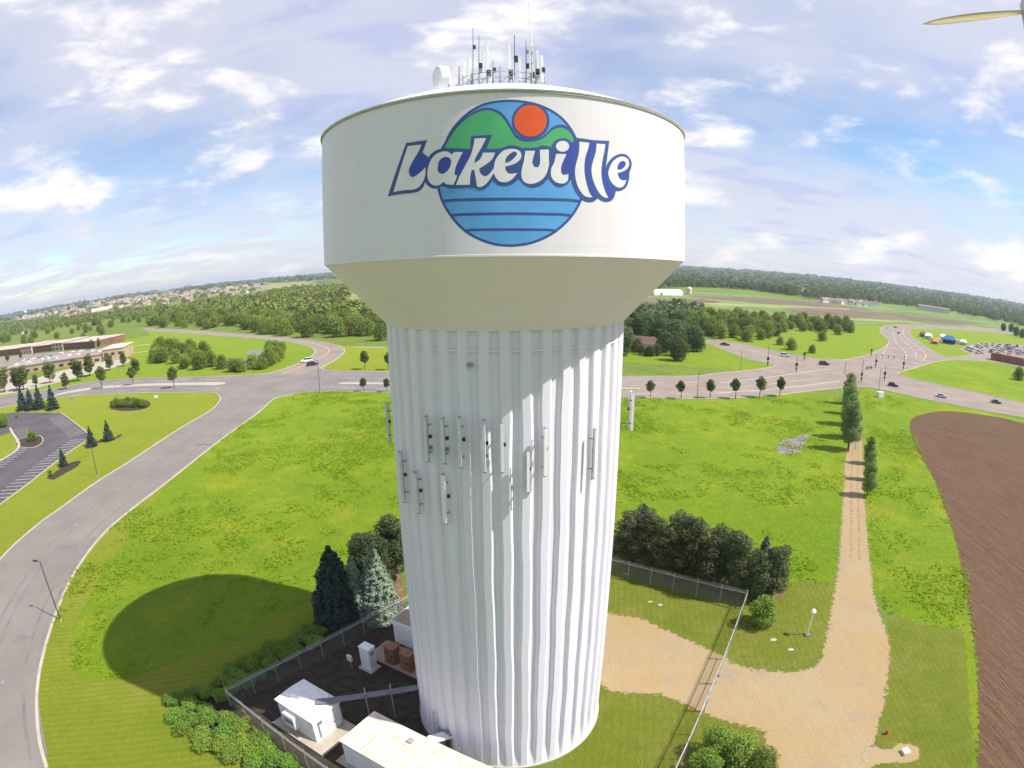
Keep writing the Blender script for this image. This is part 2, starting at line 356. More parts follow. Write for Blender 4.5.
def wire_mat():
    m, t, n, l, b = mk('chain_link'); b.inputs['Base Color'].default_value = (.30, .30, .30, 1); b.inputs['Metallic'].default_value = .3; b.inputs['Roughness'].default_value = .6
    c = n.new('ShaderNodeTexCoord'); s = n.new('ShaderNodeSeparateXYZ'); l.new(c.outputs['UV'], s.inputs[0])
    def mt(op, x, y):
        k = n.new('ShaderNodeMath'); k.operation = op
        for i, v in enumerate((x, y)):
            if isinstance(v, (int, float)): k.inputs[i].default_value = v
            else: l.new(v, k.inputs[i])
        return k.outputs[0]
    out = None
    for op in ('ADD', 'SUBTRACT'):
        f = mt('FRACT', mt('MULTIPLY', mt(op, s.outputs[0], s.outputs[1]), 11.0), 0); w = mt('LESS_THAN', f, .13)
        out = w if out is None else mt('MAXIMUM', out, w)
    tr = n.new('ShaderNodeBsdfTransparent'); mx = n.new('ShaderNodeMixShader'); l.new(out, mx.inputs[0]); l.new(tr.outputs[0], mx.inputs[1]); l.new(b.outputs[0], mx.inputs[2])
    l.new(mx.outputs[0], n['Material Output'].inputs[0]); return m
M['wire'] = wire_mat()

# ------------------------------------------------------------------ sheets on the ground
rnd = random.Random(4)
def G(pts): return [g(*p) for p in pts]
def smooth(pts, n=6, closed=False):
    P = [Vector(p) for p in pts]; out = []; N_ = len(P)
    rngk = range(N_) if closed else range(N_ - 1)
    for i in rngk:
        a, b, c, d = (P[(i - 1) % N_], P[i], P[(i + 1) % N_], P[(i + 2) % N_]) if closed else (P[max(i - 1, 0)], P[i], P[i + 1], P[min(i + 2, N_ - 1)])
        for k in range(n):
            t = k / n; out.append(.5 * ((2 * b) + (c - a) * t + (2 * a - 5 * b + 4 * c - d) * t * t + (3 * b - a - 3 * c + d) * t ** 3))
    if not closed: out.append(P[-1])
    return out
def ragged(pts, amp, step):
    out = []; n = len(pts)
    for i in range(n):
        a, b = pts[i], pts[(i + 1) % n]; d = (b - a).length; k = max(1, int(d / step))
        nn = Vector((-(b - a).y, (b - a).x, 0)); nn = nn.normalized() if nn.length > 0 else nn
        for j in range(k):
            out.append(a + (b - a) * (j / k) + nn * rnd.uniform(-amp, amp))
    return out
def sheet(name, pts, z, mat, rag=0, step=1.0, kind='structure', label=None, cat=None, group=None):
    if rag: pts = ragged(pts, rag, step)
    o = MB().prism([(p.x, p.y) for p in pts], z, z, side=False).build(name, M[mat]); tag(o, label, cat, group, kind)
    return o
def strip(name, line, w, z0, z1, mat, parent=None, shift=0.0):
    n = len(line); l_, r_ = [], []
    for i in range(n):
        d = (line[min(i + 1, n - 1)] - line[max(i - 1, 0)]); nn = Vector((-d.y, d.x, 0)).normalized()
        l_.append(line[i] + nn * (shift + w / 2)); r_.append(line[i] + nn * (shift - w / 2))
    mb = MB(); vs = []
    for i in range(n): vs += [(l_[i].x, l_[i].y, z1), (r_[i].x, r_[i].y, z1), (l_[i].x, l_[i].y, z0), (r_[i].x, r_[i].y, z0)]
    fs = []
    for i in range(n - 1):
        a, b = 4 * i, 4 * i + 4; fs.append((a, a + 1, b + 1, b))
        if z1 - z0 > .01: fs += [(a + 2, a, b, b + 2), (a + 1, a + 3, b + 3, b + 1)]
    if z1 - z0 > .01: fs += [(0, 2, 3, 1), (4 * n - 4, 4 * n - 3, 4 * n - 1, 4 * n - 2)]
    mb.add(vs, fs); o = mb.build(name, M[mat], parent)
    if parent is None: o['kind'] = 'structure'
    return o
def dashes(name, line, w, z, mat, dash, gap):
    mb = MB(); acc = 0.
    for a, b in zip(line, line[1:]):
        L_ = (b - a).length
        if L_ < 1e-6: continue
        d = (b - a) / L_; nn = Vector((-d.y, d.x, 0)) * w / 2; s = 0.
        while s < L_:
            ph = (acc + s) % (dash + gap)
            if ph < dash:
                e = min(L_, s + dash - ph); p, q = a + d * s, a + d * e
                mb.add([(p.x + nn.x, p.y + nn.y, z), (p.x - nn.x, p.y - nn.y, z), (q.x - nn.x, q.y - nn.y, z), (q.x + nn.x, q.y + nn.y, z)], [(0, 1, 2, 3)]); s = e + 1e-4
            else: s += dash + gap - ph + 1e-4
        acc += L_
    o = mb.build(name, M[mat]); o['kind'] = 'structure'; return o
# ground to the horizon
mb = MB(); rs = [0, 60, 200, 600, 1500, 4000, 8000, 10500]; n = 96
for a, b in zip(rs, rs[1:]):
    vs = [(r * math.cos(2 * math.pi * i / n), r * math.sin(2 * math.pi * i / n), 0) for r in (a, b) for i in range(n)]
    mb.add(vs, [(i, n + i, n + (i + 1) % n, (i + 1) % n) for i in range(n)])
ground = mb.build('ground', M['country']); tag(ground, kind='structure')

def fringe(name, pts, w, z, mat):                          # ragged border: the same soil thinning out into the grass
    m2 = M[mat].copy(); t = m2.node_tree; n_ = t.nodes; l = t.links; b = n_['Principled BSDF']; out = n_['Material Output']
    uvn = n_.new('ShaderNodeTexCoord'); sx = n_.new('ShaderNodeSeparateXYZ'); l.new(uvn.outputs['UV'], sx.inputs[0])
    a = noise(t, 1.6, 7, .72); ad = n_.new('ShaderNodeMath'); ad.operation = 'MULTIPLY_ADD'; l.new(sx.outputs[0], ad.inputs[0]); ad.inputs[1].default_value = .62; l.new(a, ad.inputs[2])
    f = rng(t, ad.outputs[0], .76, .84); tr = n_.new('ShaderNodeBsdfTransparent'); mx = n_.new('ShaderNodeMixShader')
    l.new(f, mx.inputs[0]); l.new(tr.outputs[0], mx.inputs[1]); l.new(b.outputs[0], mx.inputs[2]); l.new(mx.outputs[0], out.inputs[0])
    k = len(pts); area = sum(pts[i].x * pts[(i + 1) % k].y - pts[(i + 1) % k].x * pts[i].y for i in range(k)); sg = -1 if area > 0 else 1
    vs, fs, uv = [], [], []
    for i in range(k + 1):
        p = pts[i % k]; d = pts[(i + 1) % k] - pts[(i - 1) % k]; nn = Vector((-d.y, d.x, 0)).normalized() * sg
        vs += [p + nn * w, p - nn * .25]
    for i in range(k):
        q = [2 * i, 2 * i + 1, 2 * i + 3, 2 * i + 2]; u = [0, 1, 1, 0]
        fs.append(tuple(q)); uv += [(c_, 0) for c_ in u]
    o = MB().add([(v.x, v.y, z) for v in vs], fs).build(name, m2); ul = o.data.uv_layers.new(name='UVMap')
    for i, c_ in enumerate(uv): ul.data[i].uv = c_
    o['kind'] = 'structure'; return o
# road outlines, surveyed from the photograph
near_R = [(47,768),(39,735),(37.5,690),(45,649),(60,604),(79,566),(112,526),(169,481),(219.5,441),(258,413),(274,399),(286,396),(303,392.5)]
near_L = [(-30,610),(0,560),(37.5,525),(61,508),(97,482),(129,462),(181,428),(210,411),(219,402),(220,397),(215,393.3),(206,392.3)]
south_R = [(303,392.5),(332,391.5),(390,392.6),(505,395),(640,398),(689,399),(738,398),(777,395),(816,390.5),(840,388),(863,387),(888,391),(922,398.5),(980,410),(1024,417.5),(1060,426)]
west_S = [(206,392.3),(190,392.5),(139,393),(90,395),(59,397.5),(30,402),(-20,412)]
north_W = [(-20,401),(0,397),(32,391.5),(65,387),(90,382),(129,379),(190,377.3),(222.7,376),(245,375)]
curve_in = [(245,375),(268,373.3),(290.5,366.8),(303,361),(313,355),(314.5,350.5),(307,346),(285.6,341.5),(260,339),(226,336.5),(181,333.2),(145,330.4)]
curve_out = [(142,327.8),(176,329.3),(210,331.5),(240,333.6),(268,335.8),(298,338.4),(317,341),(335,344.6),(344,349.5),(342,355),(332,362),(322,367.4),(325,370.5),(340,371.5)]
north_mid = [(340,371.5),(389,372.3),(500,374.8),(600,376.3),(689,376.2),(718,373.5),(749,370.3),(767,368),(776,366)]
side_in = [(776,366),(765,362.5),(749,359.5),(734,354),(716,346.5),(705,343)]
side_out = [(707,339.5),(714,340.3),(728,341.3),(757,347),(788,353.8),(816,358.5),(843,359.6),(867,355),(882.6,348.3),(889,342),(884,336),(880,330.5),(884,325.9)]
far_N = [(884,325.9),(898,324.8),(933,325.2),(970,326.8),(1000,328.9),(1060,335)]
far_S = [(1060,341),(1000,333),(960,330),(933,328.9),(915,328.9),(910,331)]
right_in = [(910,331),(911,336),(921,343),(933,351),(945,356),(960,357),(975,354)]
lot_N = [(975,354),(960,350),(968,346),(990,343),(1060,347)]
lot_S = [(1060,375),(1024,368),(990,361.5),(960,360),(949,360),(933,362.5),(915,368),(900,372.3),(898,374.5)]
tri_S = [(898,374.5),(915,379),(941,385),(980,393),(1024,403),(1060,411)]
def SM(p, n=5): return smooth(G(p), n)
roads = SM(near_R) + SM(south_R)[1:] + SM(tri_S)[::-1] + SM(lot_S)[::-1][1:] + SM(lot_N)[::-1] + SM(right_in)[::-1][1:] + SM(far_S)[::-1][1:] + SM(far_N)[::-1] \
    + SM(side_out)[::-1][1:] + SM(side_in)[::-1] + SM(north_mid)[::-1][1:] + SM(curve_out)[::-1][1:] + SM(curve_in)[::-1] + SM(north_W)[::-1][1:] + SM(west_S)[::-1] + SM(near_L)[::-1][1:]
roads.append(g(-30, 768))
sheet('road', roads, .02, 'road_far')
near_road = SM(near_R) + G([(303,392.5),(303,374),(245,375.5),(206,378)]) + SM(near_L)[::-1] + [g(-30, 768)]
sheet('road', near_road, .03, 'asphalt_old')
sheet('road', SM(south_R[:4], 4) + G([(505,374.8),(389,372.3),(340,371.5),(322,368),(303,374)]), .026, 'asphalt_lane')
west_road = SM(west_S) + SM(north_W)[:-2] + G([(206,377.5)])
sheet('road', west_road, .026, 'asphalt_lane')
for ln, sgn in ((near_R, 1), (near_L, -1), (south_R, 1), (west_S, 1), (north_W, 1), (curve_in, 1), (curve_out, 1), (north_mid, 1), (side_in, 1), (side_out, 1), (far_N, 1), (right_in, 1), (lot_S, 1), (tri_S, 1)):
    strip('kerb', SM(ln), .42 if ln in (near_R, near_L) else .5, 0.0, .14, 'kerb')
# medians, lane lines
sheet('median_strip', SM([(225,384.2),(222,382.4),(190,382.8),(139,384.2),(100,386.6),(70,391),(55,395)]) + SM([(52,397.5),(68,393.6),(100,389.2),(139,386.6),(190,385.6),(215,385.6),(225,384.2)]), .12, 'concrete')
sheet('median_strip', SM([(338,384),(345,382.6),(389,383.2),(500,386),(600,387.8),(640,388.2)]) + SM([(640,389.2),(600,389),(500,387.4),(389,384.9),(345,384.6)]), .12, 'concrete')
dashes('lane_line', SM([(340,378),(389,378.4),(500,380.8),(640,382.6),(700,382)]), .3, .034, 'white_line', 6, 8)
dashes('lane_line', SM([(340,388),(389,389),(500,391.2),(640,393.5),(700,394),(760,391)]), .3, .034, 'white_line', 6, 8)
dashes('lane_line', SM([(90,392),(139,389.8),(190,388.8),(220,388.5)]), .3, .034, 'white_line', 6, 8)
dashes('lane_line', SM([(90,384.5),(139,381.5),(190,380),(225,379.4)]), .3, .034, 'white_line', 6, 8)
strip('yellow_line', SM([(282,373.5),(300,367),(316,360),(328,353),(328,348.5),(318,344.6),(300,341.3),(270,338),(226,334.4),(180,331)]), .5, .04, .04, 'yellow_line')
strip('yellow_line', SM([(700,388.5),(740,387),(780,383),(820,378)]), .4, .04, .04, 'yellow_line')
strip('lane_line', SM([(720,383),(760,378.5),(800,373),(830,369)]), .4, .04, .04, 'white_line')
strip('lane_line', SM([(720,392.5),(770,389.5),(810,385),(840,381)]), .4, .04, .04, 'white_line')
strip('yellow_line', SM([(726,343),(750,350),(780,358),(800,363)]), .4, .04, .04, 'yellow_line')
strip('yellow_line', SM([(915,388),(950,396),(985,403.5),(1024,412)]), .35, .04, .04, 'yellow_line')
for q in ([(893,332),(896,342),(905,352),(906,360)], [(898,331),(903,340),(914,350),(916,358)], [(888,345),(884,352),(880,358)]):
    dashes('lane_line', SM(q), .45, .04, 'white_line', 9, 7)
strip('yellow_line', SM([(903,329),(905,337),(918,347),(926,355),(922,361)]), .5, .04, .04, 'yellow_line')
for i in range(0):                                         # crosswalk bars at the right junction
    a = g(866 + i * 4.2, 361.5 + i * 1.6); b = g(868.5 + i * 4.2, 366 + i * 1.6); strip('crosswalk', [a, b], .8, .041, .041, 'white_line')
# crack seal and patches on the near road
strip('road_patch', [g(196, 444.5), g(212, 445)], .35, .04, .04, 'asphalt_new')
for q in ((75, 525), (3, 682)):
    p = g(*q); MB().lathe([(0, .036), (.4, .036)], 16, (p.x, p.y)).build('manhole_cover', M['grey'])['kind'] = 'structure'
M['tyre_track'] = plain('tyre_track', (.195, .173, .157), .85, var=.12, scale=.3)
mid = SM([(10,768),(5,720),(8,670),(25,618),(45,580),(78,535),(120,500),(180,455),(225,420),(252,400)])
for sh_ in (-4.4, -2.6, 2.6, 4.4): strip('tyre_track', mid, .5, .0345, .0345, 'tyre_track', shift=sh_)
for k_, q in enumerate(((20, 640), (66, 548), (150, 476), (246, 396))):
    p_ = g(*q); MB().prism([(p_.x + dx_ * (1.2 + k_ * .5), p_.y + dy_ * 1.1) for dx_, dy_ in ((-1, -.8), (1, -1), (.9, 1), (-1.1, .9))], .0362, .0362, side=False).build('road_patch', M['tyre_track'])['kind'] = 'structure'
# lawns and fields
big_field = SM(near_R[3:]) + SM(south_R)[1:40] + G([(860,403),(846,440),(846,500),(838,560),(832,585)]) + G([(800,580),(770,600),(700,578),(612,552),(500,560),(420,560),(312,597),(240,640),(135,676),(86,684),(72,668),(72,628),(92,592),(100,574)])
sheet('grass_field', [p + Vector((0, 0, 0)) for p in big_field], .006, 'field', .35, 1.5)
sheet('lawn', SM(near_R[:8]) + G([(140,520),(100,574),(92,592),(72,628),(72,668),(86,684),(135,676),(240,640),(312,597),(330,640),(240,768),(240,900),(100,900)]), .01, 'lawn')
sheet('lawn', SM(near_L) + SM(west_S) + [g(-60, 640)], .009, 'lawn')
sheet('lawn', SM(north_W) + SM(curve_in)[1:] + G([(150,335),(95,345),(133,358),(70,372),(0,385),(-20,390)]), .008, 'verge')
sheet('lawn', SM(curve_out[7:]) + SM(north_mid)[1:12] + G([(389,347),(345,346)]), .009, 'lawn')
sheet('lawn', SM(side_in)[::-1] + SM(north_mid)[::-1][1:12] + G([(600,360),(624,352),(680,350)]), .008, 'verge')
sheet('lawn', SM(side_out)[4:] + G([(850,325),(800,330),(740,335)]), .008, 'verge')
sheet('lawn', SM(lot_S) + SM(tri_S)[1:] + [g(1060, 375)], .008, 'field')
sheet('lawn', SM(right_in) + SM(lot_N)[1:] + SM(far_S)[:-1], .008, 'verge')
sheet('grass_field', G([(863,388),(888,392),(922,399),(980,411),(1060,428),(1060,432),(1024,424),(954,412),(929,414),(913,423),(917,444),(946,501),(965,561),(973,604),(976,640),(960,630),(935,626),(886,612),(868,583),(861,500),(856,440),(854,403)]), .012, 'field', .3, 1.2)
sheet('yard_grass', G([(600,690),(604,683),(662,691),(708,710),(766,728),(782,766),(790,900),(560,900),(556,766)]), .013, 'yard', .25, .8)
sheet('yard_grass', G([(604,560),(612,556),(748,590),(800,580),(840,583),(838,640),(832,652),(823,665),(810,674),(782,677),(737,670),(716,657),(662,632),(608,612)]), .013, 'yard', .25, .8)
sheet('yard_grass', G([(890,618),(935,626),(960,632),(968,646),(972,700),(972,900),(860,900),(865,766),(869,737),(881,690),(884,650)]), .013, 'yard', .25, .8)
trk = smooth(G([(856,403),(858,403),(859.5,425),(860,445),(860.5,462),(861.5,500),(866,560),(871,600),(884,640),(883,672),(879,700),(868,740),(862,800),(850,880),(800,880),(784,775),(772,745),(766,728),(735,719),(708,710),(662,691),(606,684),(598,650),(604,617),(612,617),(640,622),(662,632),(716,657),(737,669),(782,676),(810,673),(823,665),(829,650),(836,610),(843,560),(846,500),(847.5,462),(850.5,445),(853.5,425)]), 5, True)
sheet('gravel_track', trk, .019, 'gravel'); fringe('gravel_fringe', trk, 1.5, .0205, 'gravel')
tr2 = smooth(G([(868,748),(890,752),(900,746),(916,749),(913,759),(885,761),(868,764)]), 5, True); sheet('gravel_track', tr2, .0225, 'gravel'); fringe('gravel_fringe', tr2, .8, .024, 'gravel')
M['rut'] = plain('rut_soil', (.31, .225, .12), 1, var=.25, scale=1.5)
for sh_ in (-.7, .7):
    strip('wheel_rut', SM([(856.5,404),(856,425),(855.5,450),(854.5,480),(855,520),(855,560)]), .4, .0225, .0225, 'rut', shift=sh_)
strip('grass_strip', SM([(856.5,404),(856,425),(855.5,450)]), .35, .0225, .0225, 'worn')
soil_pts = G([(913,422),(929,414),(954,412),(1000,418),(1024,424),(1100,444),(1300,600),(1200,900),(985,900),(985,766),(983,666),(973,604),(960,542),(945.6,500.7),(937.5,480),(917,444)])
soil_pts = smooth(soil_pts, 6, True); sheet('ploughed_field', soil_pts, .017, 'soil'); fringe('soil_fringe', soil_pts, 1.8, .0185, 'soil')
sheet('stone_patch', G([(776,447),(784,440),(796,437),(808,434),(806,443),(799,451),(790,455),(780,453)]), .024, 'stone', .8, .8)
sheet('grass_field', G([(962,616),(975,604),(983,666),(985,766),(985,900),(972,900),(969,700),(966,648)]), .0145, 'field', .3, .8)
sheet('mulch_bed', G([(404,606),(320,638),(236,700),(262,736),(305,768),(330,900),(380,900),(480,768),(440,620)]), .018, 'mulch', .2, .8)
sheet('mulch_bed', G([(604,556),(700,586),(752,603),(780,600),(790,580),(700,560),(612,540)]), .018, 'litter', .3, .8)
sheet('mulch_bed', G([(328,612),(402,618),(406,596),(400,560),(350,570),(335,600)]), .019, 'litter', .3, .8)
sheet('mulch_bed', G([(170,712),(200,690),(318,634),(326,648),(236,704),(262,740),(298,780),(262,768),(215,745),(184,726)]), .0195, 'mulch', .3, .8)
sheet('pond', SM([(216,361.5),(235,360),(262,358),(270,361),(258,366),(236,368),(220,366)], 4), .024, 'pond')
sheet('pond', SM([(250,351),(262,350),(268,353),(255,355),(246,354)], 4), .024, 'pond')
# parking lot, stall lines
lot = G([(-30,418),(0,414),(14,412.5),(61,413),(75,423),(88,434),(88,439),(68,453),(47,469),(28,484),(9,498),(-20,520),(-60,520),(-60,470),(0,461),(19,447),(12,432),(0,436),(-30,440)])
sheet('parking_lot', lot, .02, 'asphalt_new')
strip('kerb', SM([(61,413),(75,423),(88,434),(88,439),(68,453),(47,469),(28,484),(9,498),(-20,520)]), .4, 0, .13, 'kerb')
strip('kerb', SM([(-10,466),(0,461),(19,447),(12,432),(10,428)]), .9, 0, .13, 'kerb')
isl = SM([(19,447),(30,448),(38,446),(43,441),(40,436),(30,437),(18,440),(16,444)], 4)
sheet('planting_island', isl, .12, 'mulch'); strip('kerb', isl, .3, 0, .15, 'kerb')
def stall(ax, ay, bx, by): strip('stall_line', [g(ax, ay), g(bx, by)], .28, .0245, .0245, 'white_line')
def stalls(p, q, n, ln, side):
    a, b = g(*p), g(*q); d = (b - a).normalized(); nn = Vector((d.y, -d.x, 0)) * side
    for i in range(n + 1):
        o_ = a + (b - a) * (i / n); strip('stall_line', [o_ + nn * .4, o_ + nn * (.4 + ln)], .22, .0245, .0245, 'white_line')
stalls((86,439), (10,497), 19, 5.6, 1); stalls((63,415), (86,432), 12, 5.6, 1)
stalls((19,447), (-12,468), 9, 5.4, -1); stalls((14,430), (19,444), 7, 5.4, -1)
# beds on the left lawn
for pts in ([(82,449),(90,445),(100,443),(110,440),(120,437),(122,434),(112,438),(96,441)], [(46,479),(58,470),(70,463),(80,461),(78,466),(66,473),(54,480)], [(110,409),(122,411),(140,410),(150,406),(148,401),(135,398),(118,400)]):
    sheet('planting_bed', SM(pts, 3), .03, 'mulch', .2, .5)
# farmland beyond the roads
def fsheet(pts, z, mat): sheet('farm_field', G(pts), z, mat)
fsheet([(640,331),(760,317),(850,325),(900,324),(1060,333),(1060,322),(950,308),(800,300),(700,290),(640,303)], .05, 'crop_far')
fsheet([(640,302),(645,299.5),(700,299),(720,302),(700,305),(640,308)], .09, 'soil_far')
fsheet([(690,296),(760,298),(830,303),(880,311),(840,309),(760,302.5),(700,299.5)], .09, 'soil_far')
fsheet([(775,307),(850,310),(920,316),(985,324),(960,325),(880,319),(800,314)], .10, 'soil_far')
fsheet([(700,303),(780,305),(850,308.5),(850,310),(775,307.5),(720,306)], .12, 'crop_pale')
fsheet([(785,314),(830,317),(880,320),(920,322),(880,322),(830,319),(787,315.5)], .12, 'crop_pale')
fsheet([(700,284),(735,283),(800,289),(830,292),(780,293),(730,288)], .08, 'crop_pale')
fsheet([(300,300),(345,294),(400,295),(400,310),(340,308),(320,305)], .08, 'crop_pale')
fsheet([(150,292),(240,284),(320,282),(322,288),(240,293),(180,300)], .08, 'crop_pale')
fsheet([(389,347.5),(389,343.5),(355,344),(357,345.5)], .05, 'crop_far')
strip('sidewalk', G([(354,347),(372,347),(392,347.6)]), 2.0, .03, .03, 'concrete')
strip('dirt_road', G([(797,288.5),(803,285.5),(808,283)]), 12, .12, .12, 'concrete')
strip('dirt_road', SM([(640,297.6),(660,297),(700,299),(745,303)]), 6, .13, .13, 'concrete')
sheet('parking_lot', G([(-30,385),(12,376),(30,380),(60,371),(100,362),(114,357),(132,360),(120,366),(90,374),(60,382),(20,392),(-30,400)]), .012, 'concrete')
sheet('parking_lot', G([(-30,362),(0,357),(55,352),(96,349),(112,349),(95,353),(20,363),(-30,374)]), .014, 'road_far')
strip('sidewalk', SM([(134,353),(145,351.5),(156,350)]), 3, .03, .03, 'concrete'); strip('sidewalk', SM([(134,346.5),(142,345),(151,344.5)]), 3, .03, .03, 'concrete')

# ------------------------------------------------------------------ water tower
TX, TY, R1, R2, ZT, ZB, ZC = .28757, 42.232, 12.752, 8.549, 49.146, 40.386, 36.068
tower = empty('water_tower', (TX, TY, 0), 0, 'white fluted-column water tower with the blue, green and orange lakeside emblem', 'water tower')
NF = 42; mb = MB(); zs = [0, .25, .7, 1.2, 2, 3] + [3 + 1.1 * i for i in range(1, 29)] + [34.6, 35.2, ZC + .3]
prof = []
pf = [(0, 0), (.10, .72), (.17, 1), (.56, 1), (.63, .72), (.73, 0)]                # recess share / raised share of each flute
for k in range(NF):
    for (u, hgt) in pf: prof.append((2 * math.pi * (k + u + .05) / NF, hgt))
rings = []
def wob(k, z): return .0042 * math.sin(z * .55 + (k // len(pf)) * 1.9) + .0025 * math.sin(z * 1.3 + k // len(pf))
for z in zs:
    dep = .26 * min(1, max(.15, (z + .2) / 2.0)); top = max(0, (z - 31) / 5.5)
    rings.append([((R2 - dep * (1 - h) + top * .06) * math.cos(a + wob(k_, z)), (R2 - dep * (1 - h) + top * .06) * math.sin(a + wob(k_, z)), z) for k_, (a, h) in enumerate(prof)])
n = len(prof)
for A, B in zip(rings, rings[1:]): mb.add(A + B, [(i, (i + 1) % n, n + (i + 1) % n, n + i) for i in range(n)])
mb.build('column', M['column'], tower)
MB().lathe([(R2 + .005, 34.82), (R2 + .035, 34.84), (R2 + .035, 34.90), (R2 + .005, 34.92)], 128).build('weld_band', M['column'], tower)
MB().lathe([(R2 + .02, .0), (R2 + .12, .0), (R2 + .12, .10), (R2 - .5, .18)], 128, smooth=False).build('base_plinth', M['kerb'], tower)
MB().lathe([(R2 - .5, ZC + .05), (R2 + .06, ZC), (R1 - .10, ZB - .04), (R1, ZB)], 160, smooth=False).build('tank_underside', M['cone'], tower)
mb = MB().lathe([(R1 + .012, ZB), (R1 + .012, ZB + .10), (R1, ZB + .12), (R1, ZT - .10)], 200, smooth=True)
mb.build('tank_shell', M['tank'], tower)
MB().lathe([(R1, ZT - .12), (R1 + .07, ZT - .12), (R1 + .07, ZT - .02)], 200, smooth=False).build('tank_rim', M['rim'], tower)
RZ = lambda r: ZT + 3.05 * (1 - (r / R1) ** 2)
MB().lathe([(R1 + .09, ZT - .02), (R1 + .12, ZT + .05)] + [(R1 * (1 - i / 24), RZ(R1 * (1 - i / 24)) + .05) for i in range(25)], 160).build('tank_roof', M['roof_white'], tower)

# emblem: painted shapes wrapped on the shell
def on_tank(px, py):
    d = ray(px, py); ox, oy = -TX, -TY; a = d.x ** 2 + d.y ** 2; b = 2 * (ox * d.x + oy * d.y); c = ox * ox + oy * oy - R1 ** 2
    t = (-b - math.sqrt(b * b - 4 * a * c)) / (2 * a); x, y, z = d.x * t - TX, d.y * t - TY, CAM_H + d.z * t
    return math.atan2(x, -y) * R1, z
def curve(pts, n=6):
    P = []
    N_ = len(pts)
    for i in range(N_):
        a, b, c, d = pts[i - 1], pts[i], pts[(i + 1) % N_], pts[(i + 2) % N_]
        B, C_ = Vector(b[:2]), Vector(c[:2]); bc, cc_ = len(b) > 2, len(c) > 2
        A = B if bc else Vector(a[:2]); D = C_ if cc_ else Vector(d[:2])
        if bc and cc_: P.append(tuple(B)); continue
        t1 = (C_ - A) * .5 if not bc else (C_ - B) * .6; t2 = (D - B) * .5 if not cc_ else (C_ - B) * .6
        for k in range(n):
            t = k / n; h = (2 * t ** 3 - 3 * t * t + 1) * B + (t ** 3 - 2 * t * t + t) * t1 + (-2 * t ** 3 + 3 * t * t) * C_ + (t ** 3 - t * t) * t2
            P.append(tuple(h))
    return P
def decal(shapes, name, parent):                            # shapes: (material index, offset, outer, [holes]) in picture pixels
    mats = [M['navy'], M['royal'], M['sky_blue'], M['green'], M['orange'], M['letter']]
    mb = MB()
    for (mi, off, outer, holes) in shapes:
        loops = [[Vector((*on_tank(*p), 0)) for p in lp] for lp in [outer] + holes]
        flat = [v for lp in loops for v in lp]; bm = bmesh.new(); vs = [bm.verts.new(v) for v in flat]
        for t in tessellate_polygon(loops):
            try: bm.faces.new([vs[i] for i in t])
            except ValueError: pass
        x0, x1 = min(v.x for v in flat), max(v.x for v in flat); x = math.ceil(x0 / .25) * .25
        while x < x1:
            bmesh.ops.bisect_plane(bm, geom=bm.verts[:] + bm.edges[:] + bm.faces[:], plane_co=(x, 0, 0), plane_no=(1, 0, 0)); x += .25
        bm.verts.index_update(); rr = R1 + off; vv = []
        for v in bm.verts: a = v.co.x / R1; vv.append((rr * math.sin(a), -rr * math.cos(a), v.co.y))
        fs = []
        for f in bm.faces:
            ids = [v.index for v in f.verts]
            if f.normal.z < 0: ids = ids[::-1]
            if f.calc_area() > 1e-6: fs.append(tuple(ids))
        mb.add(vv, fs, mi); bm.free()
    return mb.build(name, mats, parent)
def Z(ox, oy, s): return lambda pts: [(ox + p[0] * s, oy + p[1] * s) + tuple(p[2:]) for p in pts]
A1, A2, A3, A4, A5 = Z(380,130,.104167), Z(440,130,.104167), Z(500,130,.104167), Z(560,130,.104167), Z(430,95,.208333)
c = 'c'
def ell(cx, cy, rx, ry, n=72): return [(cx + rx * math.cos(2 * math.pi * i / n), cy + ry * math.sin(2 * math.pi * i / n)) for i in range(n)]
emb = []
disc = A5([(50,262),(68,230),(92,180),(128,132),(180,82),(250,42),(320,26),(384,22),(450,27),(520,42),(580,68),(630,102),(672,148),(702,200),(728,270),(742,340),(746,410),(738,480),(716,535),(680,590),(630,640),(570,682),(500,712),(440,725),(385,729),(320,724),(262,708),(200,680),(140,635),(90,575),(58,520),(40,470),(30,410),(32,340)])
dc = A5([(385,375)])[0]
def shrink(lp, k): return [(dc[0] + (p[0] - dc[0]) * k, dc[1] + (p[1] - dc[1]) * k) for p in lp]
emb.append((0, 0.0028, curve(disc, 3), [])); emb.append((2, 0.0049, curve(shrink(disc, .965), 3), []))
hill_n = A5([(66,262),(92,196),(136,138),(190,92),(244,66),(285,62),(330,76),(362,104),(392,152),(415,190),(450,205),(520,205),(550,190),(590,152),(630,142),(668,158),(700,205),(712,262),(650,300),(300,300),(100,290)])
emb.append((0, 0.0070, curve(hill_n, 4), []))
hill_g = A5([(72,258),(100,200),(142,145),(195,100),(248,77),(285,74),(322,88),(352,114),(382,160),(412,205),(450,224),(505,222),(548,204),(590,167),(628,157),(660,170),(686,205),(694,262),(650,300),(300,300),(100,290)])
emb.append((3, 0.0091, curve(hill_g, 4), []))
emb.append((0, 0.0112, [tuple(p) for p in A5(ell(483, 125, 90, 89))], [])); emb.append((4, 0.0133, [tuple(p) for p in A5(ell(482, 124, 78, 75))], []))
for (y, xl, xr, th, bow) in ((506, 60, 718, 15, 6), (575, 96, 678, 14, 5), (648, 166, 608, 13, 2)):
    up = [(xl + (xr - xl) * i / 12, y - th / 2 - bow * math.sin(math.pi * i / 12) + (4 if i in (0, 12) else 0)) for i in range(13)]
    dn = [(p[0], p[1] + th) for p in up[::-1]]; emb.append((0, 0.0073, [tuple(p) for p in A5(up + dn)], []))
e_ob = decal(emb, 'emblem', tower)
